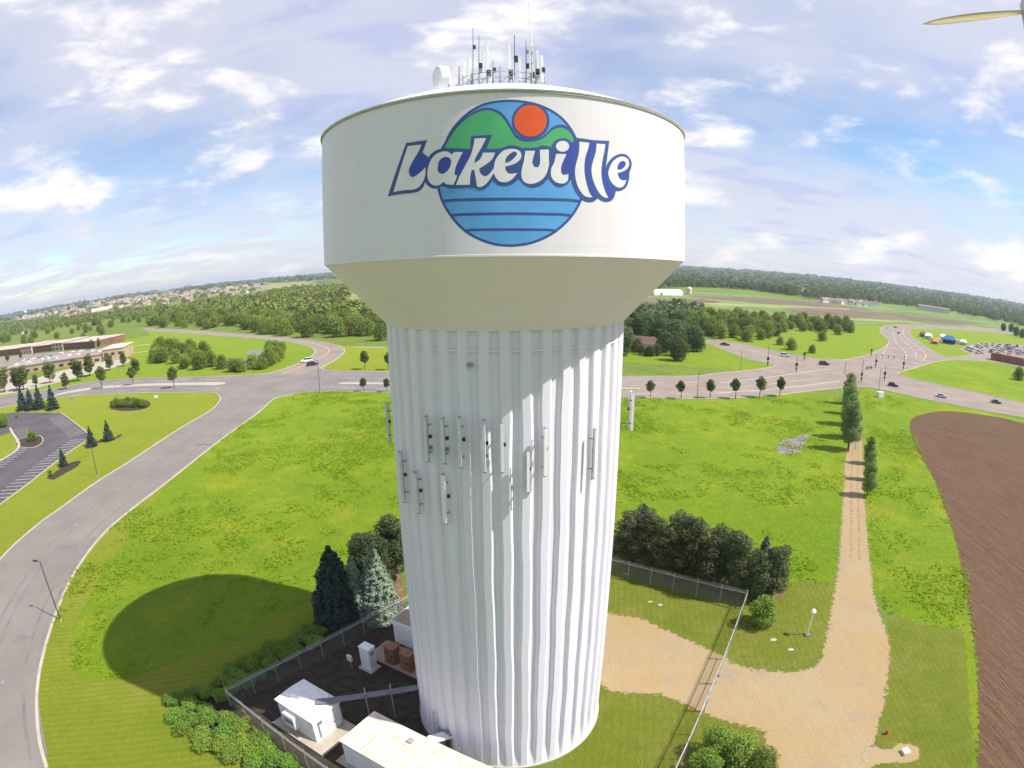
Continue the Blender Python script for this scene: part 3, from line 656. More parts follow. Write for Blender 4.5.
sil = A1([(252,125,c),(454,97,c),(408,215,c),(465,262,c),(500,222),(545,192),(592,180,c)]) + A2([(60,176),(130,176),(292,182,c),(300,60,c),(500,47,c),(446,182,c),(500,184),(572,178),(640,156),(695,148),(748,158),(790,172)]) \
    + A3([(240,172),(340,168),(385,154),(430,150),(490,164,c),(508,125),(545,94),(600,78),(650,88),(686,125),(705,150,c),(712,80,c)]) + A4([(150,76),(232,84),(330,98),(472,105,c),(438,366,c),(468,302),(520,252),(590,228),(650,248),(686,310),(680,370),(664,412),(662,470),(634,548),(582,582),(534,586,c),(522,635),(495,675),(450,690),(405,682),(362,655,c),(322,686),(270,692),(212,670),(160,610),(126,545),(106,470,c),(72,520),(20,545),(-20,548),(-66,520),(-112,466,c)]) \
    + A3([(420,512),(370,542),(300,552),(238,530),(180,466,c),(130,512),(80,532),(28,538),(-30,520)]) + A2([(505,478,c),(472,530),(425,568),(375,575),(335,556,c),(280,552),(200,558),(100,562),(50,548),(25,542)]) + A1([(575,548),(552,562),(500,560),(455,530),(436,498,c),(415,545),(382,582),(330,602),(200,616),(76,636,c)])
lt = [(0, 0.0154, curve(sil, 4), [])]
for p in (A1([(404,238),(455,278),(450,330),(436,352),(405,390),(350,438),(312,452),(284,428),(280,382),(322,305),(372,232)]), A2([(228,232),(290,215),(282,270),(210,390),(160,432),(150,405),(190,290)]),
          A4([(20,240),(60,190),(95,130),(165,100),(170,160),(165,220),(132,320),(122,440),(98,458),(78,400),(30,405),(12,350),(28,290)]), A4([(288,135),(338,142),(322,220),(292,330),(288,440),(310,530),(352,622),(322,640),(275,540),(252,450),(250,350),(264,250)]),
          A4([(432,370),(452,430),(490,515),(528,555),(516,632),(480,662),(450,600),(415,500),(406,400),(420,330)]), A4([(570,412),(640,392),(650,430),(635,468),(608,478),(580,465)])):
    lt.append((1, 0.0175, curve(p, 4), []))
hole_a = A1([(640,258),(680,282),(680,335),(650,392),(600,422),(562,405),(554,360),(568,300),(600,268)])
hole_e = A3([(150,208),(162,235),(130,275),(90,305),(50,317,c),(58,270),(88,235),(122,212)]); hole_f = A4([(600,296),(626,310),(626,340),(600,370),(570,382),(546,376,c),(553,340),(573,310)])
for h in (hole_a, hole_f): lt.append((1, 0.0171, curve(h, 4), []))
letters = [(A1([(268,155,c),(400,140,c),(370,210),(312,305),(280,380),(285,430),(310,452),(350,437),(410,388),(438,355,c),(436,430),(412,500),(370,550),(320,572),(230,578),(130,596,c)]), []),
    (A1([(796,212,c),(766,270),(726,360),(716,430,c),(741,436,c),(731,470),(706,526,c),(640,520),(612,497,c),(565,530),(510,528),(470,490),(456,430),(464,360),(490,290),(530,240),(590,210),(650,208),(692,235,c),(712,212,c)]), [hole_a]),
    (A2([(332,82,c),(444,78,c),(400,165),(345,260),(328,322,c),(375,290),(402,250),(412,219,c),(530,217,c),(505,275),(450,325),(378,370,c),(385,410),(420,442),(460,435),(500,390),(526,345,c),(522,400),(500,440),(450,510),(400,545),(358,545,c),(345,470),(330,385,c),(305,385,c),(290,450),(288,526,c),(155,528,c),(190,440),(250,330),(300,230),(325,130)]), []),
    (A3([(165,412,c),(130,460),(80,495),(40,502),(-10,490),(-50,440),(-58,380),(-50,310),(-20,250),(30,200),(90,182),(150,185),(190,205),(205,240),(195,280),(150,320),(90,342),(50,350,c),(55,385),(80,415),(120,420)]), [hole_e]),
    (A3([(243,200,c),(337,200,c),(320,260),(310,310),(325,350),(350,358),(375,345),(385,300),(382,190,c),(467,188,c),(468,280),(468,340),(440,430),(390,485),(330,512),(270,515),(225,490),(205,440),(210,370),(230,290)]), []),
    (A3(ell(600, 157, 63, 52, 20)), []),
    (A3([(538,230,c),(637,232,c),(605,300),(585,360),(588,410),(610,432),(656,424,c),(650,480),(620,510),(570,512),(520,490),(490,440),(492,370),(520,310)]), []),
    (A4([(185,112,c),(281,124,c),(265,190),(240,270),(232,380),(245,480),(280,600),(312,642,c),(270,645),(220,620),(170,540),(145,440),(148,350),(180,220)]), []),
    (A4([(350,130,c),(433,138,c),(425,200),(405,300),(395,400),(405,500),(435,600),(462,647,c),(430,648),(380,610),(330,520),(305,430),(305,340),(340,220)]), []),
    (A4([(634,478,c),(615,530),(580,552),(540,545),(490,500),(463,430),(468,380),(500,310),(550,268),(600,255),(645,275),(662,320),(650,360),(620,390),(580,405),(550,412,c),(560,450),(580,475),(610,485)]), [hole_f])]
for o_, hs_ in letters: lt.append((5, 0.0196, curve(o_, 5), [curve(h, 5) for h in hs_]))
decal(lt, 'lettering', tower)
# small fittings on the column
def on_col(px, py, off=0.0):
    d = ray(px, py); ox, oy = -TX, -TY; rr = R2 + off; a = d.x ** 2 + d.y ** 2; b = 2 * (ox * d.x + oy * d.y); cq = ox * ox + oy * oy - rr ** 2
    disc_ = max(0, b * b - 4 * a * cq); t = (-b - math.sqrt(disc_)) / (2 * a); x, y = d.x * t - TX, d.y * t - TY
    return math.atan2(x, -y), CAM_H + d.z * t
a_, z_ = on_col(470, 365); MB().box((R2 * math.sin(a_), -R2 * math.cos(a_), z_), (.28, .2, .22), a_).build('inspection_plate', M['grey'], tower)
a_, z_ = on_col(446, 738); q = (R2 * math.sin(a_), -R2 * math.cos(a_))
MB().box((q[0] * 1.0, q[1] * 1.0, 1.75), (1.5, .3, 1.9), a_).build('cable_port', M['grey'], tower)

# ------------------------------------------------------------------ panel antennas on the column
def panel_antenna(px, y0, y1, label, white='panelgrey', off=.5, w=.19, side=0.0, boxes=1, double=False):
    ym = (y0 + y1) / 2
    if side: a = side; zt = zb = None
    else: a, _ = on_col(px, ym, off)
    if side:
        # silhouette pieces: height from rays at the tower's side
        P0 = Vector((TX + (R2 + off) * math.sin(a), TY - (R2 + off) * math.cos(a), 0)); dd = math.hypot(P0.x, P0.y)
        def zat(y):
            lo, hi = 0, 40
            for _ in range(30):
                m = (lo + hi) / 2
                if proj((P0.x, P0.y, m))[1] > y: lo = m
                else: hi = m
            return lo
        zt, zb = zat(y0), zat(y1)
    else: zt, zb = on_col(px, y0, off)[1], on_col(px, y1, off)[1]
    root = empty('panel_antenna', (TX + R2 * math.sin(a), TY - R2 * math.cos(a), zb), a, label, 'antenna', 'panel antennas bolted to the tower column')
    h = zt - zb
    mb = MB().box((0, -off, h / 2), (w, .14, h)); mb.box((0, -off - .075, h / 2), (w * .8, .02, h * .98)); mb.box((0, -off, -.02), (w * .9, .12, .04), mi=1)
    if double: mb.box((w * 1.6, -off + .02, h / 2), (w * .9, .14, h * .96))
    pn_ = mb.build('panel', [M[white], M['dark']], root); MB().box((0, -off, h + .03), (w * .9, .12, .05)).build('end_cap', M['grey'], pn_)
    MB().tube((0, -off + .2, -.15), (0, -off + .2, h + .1), .045).build('mounting_pipe', M['galv'], root)
    for k in (.18, .8):
        MB().box((0, -(off - .2) / 2, h * k), (.09, off - .2 + .1, .08)).box((0, -off + .11, h * k), (.2, .1, .1)).build('bracket', M['grey'], root)
    for k in range(boxes):
        MB().box((w * .5 + .05, -off + .26, h * (.55 - .25 * k)), (.16, .15, .22)).build('radio_unit', M['dark' if k == 0 else 'grey'], root)
    mb = MB(); mb.path([(.03, -off + .25, .0), (.05, -.3, -.12), (.05, -.1, -.2)], .015); mb.build('cable', M['grey'], root)
    return root
for (px, y0, y1, lb, kw) in (
    (426, 417, 461, 'grey panel antenna with black box, leftmost in the upper row on the column', dict(boxes=2)),
    (443, 419, 463, 'grey panel antenna with black box, second from left in the upper row on the column', dict(boxes=2)),
    (460, 418, 467, 'slim grey panel antenna, third from left in the upper row on the column', dict(w=.2)),
    (484, 421, 472, 'grey panel antenna where the shaded column meets the first sunlit flute', dict(boxes=2)),
    (401, 453, 500, 'panel antenna low on the left edge of the column', dict(w=.28)),
    (416, 473, 512, 'lower panel antenna next to the one on the column left edge', dict(w=.3)),
    (444, 475, 523, 'lowest panel antenna, hanging alone with its bottom end in sunlight', dict(white='white', w=.28)),
    (502, 424, 472, 'bright white panel antenna just right of the shaded half of the column', dict(white='white')),
    (528, 452, 492, 'panel antenna casting a grey shadow beside it on a sunlit flute in mid column', dict(white='white')),
    (545, 429, 476, 'panel antenna with two brackets on the sunlit flutes right of mid column', dict(white='white')),
    (595, 430, 478, 'panel antenna casting a long shadow near the right edge of the column', dict(white='white', off=.6))):
    panel_antenna(px, y0, y1, lb, **kw)
panel_antenna(0, 393, 430, 'pair of white panel antennas at the column right edge', 'white', 1.0, .5, side=R_(86), double=True)
panel_antenna(0, 403, 442, 'thin panel antenna seen edge-on standing out from the column left side', 'panelgrey', .7, .3, side=R_(-93))

# ------------------------------------------------------------------ rooftop mast ring and antennas
def at_y(px, py, Y):
    d = ray(px, py); t = Y / d.y; return Vector((d.x * t, Y, CAM_H + d.z * t))
ring = empty('antenna_ring', (TX, TY, RZ(3.2)), 0, 'round galvanised pipe frame carrying antennas on top of the tank roof', 'antenna frame')
for zz_ in (.35, 1.05, 1.5):
    pts = [Vector((3.3 * math.cos(2 * math.pi * i / 14), 3.3 * math.sin(2 * math.pi * i / 14), zz_)) for i in range(15)]
    MB().path(pts, .03).build('rail', M['galv'], ring)
for i in range(14):
    t = 2 * math.pi * i / 14; MB().tube((3.3 * math.cos(t), 3.3 * math.sin(t), -.1), (3.3 * math.cos(t), 3.3 * math.sin(t), 1.6), .05).build('post', M['galv'], ring)
mb = MB()
for i in range(14):
    t = 2 * math.pi * i / 14; u = t + 2 * math.pi / 14
    mb.tube((3.3 * math.cos(t), 3.3 * math.sin(t), .1), (3.3 * math.cos(u), 3.3 * math.sin(u), 1.45), .03)
    mb.tube((3.3 * math.cos(t), 3.3 * math.sin(t), 1.1), (4.2 * math.cos(t), 4.2 * math.sin(t), -.55), .035)
mb.build('brace', M['galv'], ring)
def roof_ant(px, ytop, ybot, label, kind='panel', w=.22, Y=39.2, box=None, name='panel_antenna', xt=None):
    top = at_y(px if xt is None else xt, ytop, Y); bot = at_y(px, ybot, Y)
    r = math.hypot(bot.x - TX, bot.y - TY); zb = RZ(r) + .02
    root = empty(name, (bot.x, Y, zb), 0, label, 'antenna', 'antennas on the tank roof'); H_ = top.z - zb; pb = max(.3, bot.z - zb)
    MB().tube((0, .12, 0), (0, .12, min(H_, pb + (H_ - pb) * .9) if kind == 'panel' else pb + .4), .045).build('mounting_pipe', M['galv'], root)
    dx = top.x - bot.x
    if kind == 'panel': MB().box((0, 0, (H_ + pb) / 2), (w, .14, H_ - pb)).box((0, -.075, (H_ + pb) / 2), (w * .75, .02, (H_ - pb) * .97)).build('panel', M['white'], root)
    elif kind == 'whip': MB().tube((0, 0, pb), (dx, 0, H_), .05, .025).build('whip', M['white'], root)
    else: MB().tube((0, 0, 0), (dx, 0, H_), .045, .03).build('pole', M['grey'], root)
    for k, (bz, s) in enumerate(box or []):
        p = at_y(px, bz, Y); MB().box((.12, .02, p.z - zb), (.30 * s, .25, .5 * s)).build('radio_unit', M['dark' if k % 2 == 0 else 'grey'], root)
    for k in (.3, .85): MB().box((0, .06, pb + (H_ - pb) * k if kind == 'panel' else pb * (.5 + k * .4)), (.1, .2, .1)).build('bracket', M['grey'], root)
    return root
roof_ant(463, 62, 76, 'short white panel antenna nearest the round dish on the tank roof', w=.30)
roof_ant(473, 28, 78, 'thin grey pole antenna, first tall one from the dish', 'pole', name='pole_antenna', box=[(47, .5)])
roof_ant(479, 36, 80, 'thin pole antenna with dark boxes, next to the white panel left of the gap', 'pole', name='pole_antenna', box=[(66, .8), (70, .7)])
roof_ant(487, 41, 71, 'tall white panel antenna on the left half of the roof frame', box=[(73, .8)])
roof_ant(509, 40, 70, 'tall white panel antenna at the middle of the roof frame', box=[(73, .8), (77, .7)])
roof_ant(514.5, 35, 80, 'thin pole antenna with a dark box just right of the middle white panel', 'pole', name='pole_antenna', box=[(59, .9)])
roof_ant(526, 41, 80, 'short pole antenna with crossarm left of the tall whip', 'pole', name='pole_antenna', box=[(66, .7), (52, .5)])
roof_ant(531, 44, 73, 'white panel antenna directly under the tall whip', box=[(75, .8)], w=.28)
roof_ant(531.5, 2, 46, 'very tall thin white whip antenna, highest point of the tower', 'whip', Y=38.9, xt=528.5, name='whip_antenna')
roof_ant(542, 55.5, 82, 'white panel antenna at the right end of the roof frame', box=[(70, .7)])
roof_ant(536, 60, 80, 'dark boxed pole antenna beside the rightmost roof panel', 'pole', name='pole_antenna', box=[(72, .9), (76, .8)])
for (px_, yt, yb, lb, kw) in ((459, 66, 80, 'stub pole antenna at the left end of the roof frame', dict(kind='pole', name='pole_antenna')), (483, 52, 78, 'shorter white panel antenna behind the tall left pair', dict(Y=44.5, w=.2)), (493, 60, 80, 'small pole antenna with grey box right of the left white panel', dict(kind='pole', name='pole_antenna', box=[(70, .6)])),
        (500, 66, 80, 'low pole antenna in the gap at the middle of the roof frame', dict(kind='pole', name='pole_antenna')), (520, 56, 80, 'short white panel antenna between the middle pole and the whip', dict(Y=44.8, w=.2)), (468, 58, 79, 'narrow white panel antenna beside the first tall pole', dict(Y=44.6, w=.18)), (538, 50, 78, 'narrow white panel antenna behind the rightmost roof panel', dict(Y=45.0, w=.2))):
    roof_ant(px_, yt, yb, lb, **kw)
p = at_y(441, 77, 41.5); dish = empty('dish_antenna', (p.x, 41.5, RZ(math.hypot(p.x - TX, 1))), 0, 'white round drum-shaped microwave dish on the left of the tank roof', 'dish antenna', 'antennas on the tank roof')
zc_ = p.z - dish.location.z
rx = Matrix.Rotation(R_(-90), 4, 'Y') ; rz = Matrix.Rotation(R_(28), 4, 'Z')
d_ = MB().lathe([(0, .48), (.45, .45), (.8, .36), (.86, .28), (.86, -.32), (.5, -.55), (.2, -.6), (0, -.6)], 32); v2 = []
for v in d_.v: q = rz @ rx @ Vector(v); v2.append((q.x, q.y, q.z + zc_))
d_.v = v2; d_.build('drum', M['white'], dish)
MB().tube((.55, .25, -.1), (.55, .25, zc_ + .5), .06).tube((.3, .15, zc_), (.6, .27, zc_), .07).build('mast', M['galv'], dish)

# ------------------------------------------------------------------ fenced compound
def fence(line, label, h=2.4, spacing=3.0, barbs=True, top='galv'):
    root = empty('chain_link_fence', line[0], 0, label, 'fence'); o0 = line[0]
    L3 = [p - o0 for p in line]
    mb = MB(); uv = []
    dist = 0
    for a, b in zip(L3, L3[1:]):
        l = (b - a).length; mb.add([(a.x, a.y, .05), (b.x, b.y, .05), (b.x, b.y, h), (a.x, a.y, h)], [(0, 1, 2, 3)])
        uv += [(dist, 0), (dist + l, 0), (dist + l, h), (dist, h)]; dist += l
    f = mb.build('wire_mesh', M['wire'], root); ul = f.data.uv_layers.new(name='UVMap')
    for i, q in enumerate(uv): ul.data[i].uv = q
    mb = MB()
    for a, b in zip(L3, L3[1:]): mb.tube((a.x, a.y, h), (b.x, b.y, h), .045, n=6)
    mb.build('top_rail', M[top], root)
    if barbs:
        for k in range(3):
            mb = MB()
            for a, b in zip(L3, L3[1:]): mb.tube((a.x, a.y, h + .12 + .13 * k), (b.x, b.y, h + .12 + .13 * k), .014, n=4)
            mb.build('barbed_wire', M['galv'], root)
    cnt = 0
    for a, b in zip(L3, L3[1:]):
        k = max(1, round((b - a).length / spacing))
        for i in range(k + (1 if b is L3[-1] else 0)):
            p_ = a + (b - a) * (i / k); MB().tube((p_.x, p_.y, 0), (p_.x, p_.y, h + (.45 if barbs else .05)), .045, n=6).build('post', M['galv'], root); cnt += 1
    return root
FR = Vector((29.6, 56.0, 0)); FB = Vector((13.5, 30.2, 0)); FRd = (FB - FR)
fence([FR, FR + FRd * .36], 'chain link fence run at the pine trees corner, down to the gravel drive', 2.3)
gate0 = FR + FRd * .36; gate1 = FR + FRd * .66
gt = empty('gate', gate0, 0, 'double chain link gate across the gravel drive right of the tower', 'gate'); dg = gate1 - gate0
f = MB().add([(0, 0, .1), (dg.x, dg.y, .1), (dg.x, dg.y, 2.3), (0, 0, 2.3)], [(0, 1, 2, 3)]).build('wire_mesh', M['wire'], gt)
ul = f.data.uv_layers.new(name='UVMap')
for i, q in enumerate([(0, 0), (dg.length, 0), (dg.length, 2.3), (0, 2.3)]): ul.data[i].uv = q
mb = MB()
for z in (.1, 1.2, 2.3): mb.tube((0, 0, z), (dg.x, dg.y, z), .04)
for k in (0.01, .49, .51, .99): mb.tube((dg.x * k, dg.y * k, 0.05), (dg.x * k, dg.y * k, 2.4), .045)
mb.build('gate_frame', M['galv'], gt)
mb = MB()
for i in range(3): mb.tube((0, 0, 2.42 + .13 * i), (dg.x, dg.y, 2.42 + .13 * i), .014, n=4)
mb.build('barbed_wire', M['galv'], gt)
mb = MB().box((dg.x * .5, dg.y * .5, 1.2), (.25, .25, .3)); mb.build('latch', M['rust'], gt)
fence([gate1, FB], 'chain link fence run below the gravel drive beside the leafy bushes', 2.3)
fence([FR + Vector((-.15, .05, 0)), Vector((11.0, 68.5, 0))], 'chain link fence standing in the shade in front of the row of pines', 2.3)
FL = Vector((-27.6, 39.2, 0))
fence([Vector((-8.5, 62.2, 0)), FL + Vector((.1, .1, 0))], 'chain link fence from the spruce trees down to the left compound corner', 2.1)
fence([FL, FL + Vector((8.6, -5.6, 0)) * 2.4], 'chain link fence between the sunlit round shrubs and the small shed', 2.1)
SA = math.atan2(-2.7, 4.5)
def local(o, dx, dy): return Vector((o[0] + dx * math.cos(SA) - dy * math.sin(SA), o[1] + dx * math.sin(SA) + dy * math.cos(SA), 0))
# small shed
s0 = (-18.35, 38.35); sh = empty('equipment_shed', (*s0, 0), SA, 'small white shed with a boxy wall unit on its concrete pad by the fence corner', 'shed')
MB().box((0, 0, 1.5), (4.9, 3.6, 2.7)).build('wall', M['wall_white'], sh)
MB().box((0, 0, 2.92), (5.2, 3.9, .14)).add([(-2.6, -1.95, 2.99), (2.6, -1.95, 2.99), (2.6, 1.95, 2.99), (-2.6, 1.95, 2.99), (-2.6, 0, 3.12), (2.6, 0, 3.12)], [(0, 1, 5, 4), (4, 5, 2, 3), (0, 4, 3), (1, 2, 5)]).build('roof', M['wall_white'], sh)
MB().box((-.4, -2.1, 1.7), (1.5, .6, 1.5)).box((-.4, -2.42, 1.75), (1.2, .04, .5), mi=1).build('air_conditioner', [M['white'], M['grey']], sh)
dr_ = MB().box((2.46, .3, 1.15), (.05, 1.0, 2.1)).build('door', M['panelgrey'], sh); MB().box((2.51, .68, 1.15), (.06, .06, .2)).build('handle', M['dark'], dr_); MB().box((2.47, -1.0, 2.2), (.06, .6, .4)).build('vent', M['grey'], sh); MB().tube((2.0, 1.2, 2.9), (2.0, 1.2, 3.9), .05).build('vent_pipe', M['galv'], sh); MB().box((2.5, -1.2, 1.2), (.1, .12, 1.5)).build('conduit', M['grey'], sh)
pd = MB().box((0, 0, .09), (7.0, 4.8, .18)).build('concrete_pad', M['concrete'], None); pd.location = (*local(s0, .5, -.3)[:2], 0); pd.rotation_euler = (0, 0, SA); pd['kind'] = 'structure'
# long shed at the bottom
c0 = local((-14.1, 33.5), 0, 0); W2, L2_ = 4.6, 13.0; ctr = local((c0.x, c0.y), L2_ / 2, W2 / 2)
s2 = empty('equipment_shelter', ctr, SA, 'long flat-roofed equipment shelter with cream roof at the bottom edge, beside the tower base', 'shed')
MB().box((0, 0, 1.5), (L2_ - .2, W2 - .2, 2.8)).build('wall', M['wall_white'], s2)
MB().box((0, 0, 2.98), (L2_ + .1, W2 + .1, .16)).build('roof', M['roof_cream'], s2)
mb = MB()
for k in range(4): mb.box((-L2_ / 2 + 2.2 + k * 2.6, -.3, 3.07), (.04, W2 * .8, .03))
mb.build('roof_seam', M['roof_tan'], s2)
dr_ = MB().box((-L2_ / 2 + .02, .2, 1.2), (.08, 1.0, 2.1)).build('door', M['panelgrey'], s2); MB().box((-L2_ / 2 - .04, .55, 1.2), (.06, .06, .2)).build('handle', M['dark'], dr_); MB().box((-1.5, 1.2, 3.15), (.5, .5, .2)).build('roof_vent', M['galv'], s2); MB().box((-L2_ / 2 - .02, -1.4, 2.1), (.4, .9, .7)).build('air_conditioner', M['grey'], s2)
pd = MB().box((0, 0, .08), (L2_ + 1.6, W2 + .8, .16)).build('concrete_pad', M['concrete'], None); pd.location = (ctr.x, ctr.y, .004); pd.rotation_euler = (0, 0, SA); pd['kind'] = 'structure'
# third building with tan roof behind the tower edge
c3 = Vector((-8.2, 52.0, 0)); s3 = empty('equipment_shelter', c3, SA, 'flat tan-roofed white shelter half hidden behind the left edge of the column', 'shed')
MB().box((0, 0, 1.5), (7.2, 4.2, 2.9)).build('wall', M['wall_white'], s3); MB().box((0, 0, 2.9), (7.6, 4.6, .5)).build('fascia', M['wall_white'], s3)
MB().box((0, 0, 3.17), (7.3, 4.3, .06)).build('roof', M['roof_tan'], s3)
pd = MB().box((0, 0, .07), (9.4, 3.4, .14)).build('concrete_pad', M['roof_tan'], None); pd.location = (*local((c3.x, c3.y), .2, -4.2)[:2], 0); pd.rotation_euler = (0, 0, SA); pd['kind'] = 'structure'
for i, (x, y, lb) in enumerate(((-12.0, 48.4, 'brown equipment cabinet standing nearer the white cabinet, left of the column'), (-10.15, 47.3, 'brown equipment cabinet closest to the tower column'))):
    cb = empty('equipment_cabinet', (x, y, .14), SA, lb, 'cabinet', 'brown equipment cabinets by the column')
    MB().box((0, 0, 1.05), (1.3, 1.1, 2.1)).build('body', M['brown_box'], cb); MB().box((0, 0, 2.15), (1.42, 1.22, .1)).build('lid', M['brown_box'], cb); MB().box((0, -.57, 1.1), (1.05, .04, 1.8)).box((.4, -.6, 1.1), (.05, .05, .3), mi=1).build('door', [M['brown_box'], M['dark']], cb)
cb = empty('equipment_cabinet', (-14.4, 47.3, 0), SA, 'tall white equipment cabinet standing alone in the shaded compound', 'cabinet')
MB().box((0, 0, 1.5), (1.35, 1.0, 2.7)).build('body', M['white'], cb); MB().box((0, 0, 2.9), (1.45, 1.1, .12)).build('lid', M['white'], cb)
MB().box((.68, 0, 1.6), (.04, .8, 2.2)).box((.71, 0, 2.3), (.03, .5, .4), mi=1).build('door', [M['panelgrey'], M['grey']], cb); MB().box((0, 0, .08), (1.9, 1.6, .16)).build('footing', M['concrete'], cb)
mt = empty('electric_meter', (-16.3, 47.0, 0), SA, 'small grey meter box on a post beside the tall white cabinet', 'meter')
MB().tube((0, 0, 0), (0, 0, 1.6), .05).build('post', M['galv'], mt); MB().box((0, -.1, 1.5), (.6, .25, .7)).build('box', M['panelgrey'], mt)
# cable bridge from column to small shed
a = Vector((-7.3, 40.6, 2.5)); b = Vector((-17.3, 37.9, 3.35)); br = empty('cable_bridge', (a.x, a.y, 0), 0, 'grey cable bridge on posts running from the column to the small shed roof', 'cable bridge')
d = b - Vector((a.x, a.y, 3.7)); nn = Vector((-d.y, d.x, 0)).normalized() * .35; mb = MB()
A_ = Vector((0, 0, 3.7))
vs = [A_ + nn, A_ - nn, A_ + d - nn, A_ + d + nn]; mb.add([(*v[:2], v.z) for v in vs] + [(*v[:2], v.z - .1) for v in vs], [(0, 1, 2, 3), (7, 6, 5, 4), (0, 4, 5, 1), (1, 5, 6, 2), (2, 6, 7, 3), (3, 7, 4, 0)]); mb.build('tray', M['tray_grey'], br)
mb = MB()
for k in range(4): o_ = nn * (.5 - k * .33); mb.tube(A_ + o_ + Vector((0, 0, -.18)), A_ + d + o_ + Vector((0, 0, -.18)), .05, n=5)
mb.build('cable', M['dark'], br)
for k in (.32, .55, .8): p = A_ + d * k; MB().tube((p.x, p.y, 0), (p.x, p.y, p.z + .9 * (k < .7)), .05).build('post', M['galv'], br)
p0 = g(446, 742); hd = empty('cable_hood', (-5.55, 35.2, 0), R_(-155), 'white boxed cable hood joining the long shelter to the tower base', 'cable duct')
MB().box((0, 0, 2.45), (2.3, .9, .22)).build('cover', M['wall_white'], hd); MB().box((-.4, 0, 1.2), (.08, .8, 2.4)).build('cable', M['dark'], hd); MB().tube((.7, .3, 0), (.7, .3, 2.4), .05).tube((.7, -.3, 0), (.7, -.3, 2.4), .05).build('post', M['galv'], hd)
mp = empty('antenna_mast', (-6.3, 36.6, 0), 0, 'short thin mast with a crossbar standing by the tower base', 'mast')
MB().tube((0, 0, 0), (0, 0, 4.2), .04).build('pole', M['galv'], mp); MB().tube((-.25, 0, 3.9), (.25, 0, 3.9), .03).build('crossbar', M['galv'], mp)
# lone post, hydrant-like stub, box cover and rocks by the track
q = g(807, 635); lp = empty('marker_post', q, 0, 'white post with a domed head standing on grass inside the track bend', 'post')
MB().tube((0, 0, 0), (0, 0, 3.2), .06).build('pole', M['white'], lp); MB().lathe([(0, 3.15), (.3, 3.2), (.34, 3.4), (.2, 3.62), (0, 3.68)], 16).build('head', M['white'], lp); MB().box((0, 0, .1), (.7, .7, .2)).build('footing', M['stone'], lp)
q = g(905, 753); bx = MB().box((0, 0, .15), (.75, .75, .3)).box((0, 0, .33), (.8, .8, .06)).build('utility_box', M['roof_cream']); bx.location = q; tag(bx, 'cream square utility box on the lawn at the bottom right', 'utility box')
q = g(886, 734); sp_ = MB().lathe([(0, .5), (.15, .5), (.15, 0), (.5, .02), (.5, 0)], 12).build('valve_cover', M['rust']); sp_.location = q; tag(sp_, 'small rusty red valve stub on the lawn right of the track', 'valve')
def rock(px, py, s, label, group=None):
    bm = bmesh.new(); bmesh.ops.create_icosphere(bm, subdivisions=2, radius=s)
    for v in bm.verts: v.co *= rnd.uniform(.8, 1.15); v.co.z *= .35; v.co.x *= 1.6
    me = bpy.data.meshes.new('rock'); bm.to_mesh(me); bm.free(); me.materials.append(M['concrete']); o = bpy.data.objects.new('rock', me); C.objects.link(o); o.location = g(px, py) + Vector((0, 0, s * .15)); tag(o, label, 'rock', group)
rock(773, 640, .3, 'long pale rock on the grass below the green bush'); rock(790, 650, .28, 'pale rock further along the track bend grass')
for q in ((625, 574), (660, 605), (650, 602)): rock(*q, .22, 'small pale stone lying on grass inside the back fence', 'stones inside the back fence')
# ------------------------------------------------------------------ vegetation
nr = np.random.default_rng(7)
def cards(P, s, nrm=None, up=.45, asp=.62):
    n = len(P); d = nr.normal(size=(n, 3))
    if nrm is not None: d = d * .8 + nrm * 1.1
    d[:, 2] += up; d /= np.linalg.norm(d, axis=1)[:, None] + 1e-9
    r = nr.normal(size=(n, 3)); a = np.cross(d, r); a /= np.linalg.norm(a, axis=1)[:, None] + 1e-9; b = np.cross(d, a)
    sz = (s * nr.uniform(.6, 1.35, n))[:, None]; A = a * sz; B = b * sz * asp
    return np.stack([P - A - B * .3, P - A * .1 - B, P + A + B * .25, P + A * .15 + B], 1)
def lobes_pts(lobes, n):
    w = np.array([l[1] ** 2 for l in lobes]); idx = nr.choice(len(lobes), n, p=w / w.sum()); d = nr.normal(size=(n, 3)); d /= np.linalg.norm(d, axis=1)[:, None]
    c_ = np.array([l[0] for l in lobes])[idx]; r = np.array([l[1] for l in lobes])[idx]; rr = r * (nr.uniform(.35, 1.08, n) ** .5)
    return c_ + d * rr[:, None] * np.array([1, 1, .85]), d
def decid(kind, leafm, H=10, Wd=7, n=900, s=.55, base=.25, nl=9, label='', cat='tree', group=None, low=False, lr=1.0, asp=.62):
    root = empty(kind, (0, 0, 0), 0, label, cat, group); lob = []
    for i in range(nl):
        a = 2.4 * i + nr.uniform(-.4, .4); t = (i + .5) / nl; zc__ = H * (base + (1 - base) * (.18 + .66 * t)); rad = Wd / 2 * (.72 * math.sin(math.pi * (.15 + .75 * t)) ** .7) * nr.uniform(.3, .75)
        lob.append(((rad * math.cos(a), rad * math.sin(a), zc__), Wd * lr * nr.uniform(.20, .30) * (1.1 - .35 * t)))
    lob.append(((0, 0, H * (base + (1 - base) * .5)), Wd * .28))
    P, D = lobes_pts(lob, n); P[:, 2] = np.maximum(P[:, 2], .15)
    mb = MB().tube((0, 0, -.1), (Wd * .02, 0, H * (base + .35)), max(.06, H * .022), max(.03, H * .010), 8)
    for i in range(0 if low else 5):
        l = lob[i][0]; mb.tube((0, 0, H * (base + .05 * i)), (l[0] * .8, l[1] * .8, l[2]), H * .010, H * .004, 5)
    mb.build('trunk', M['bark'], root); quads('crown', cards(P, s, D, asp=asp), M[leafm], root)
    return root
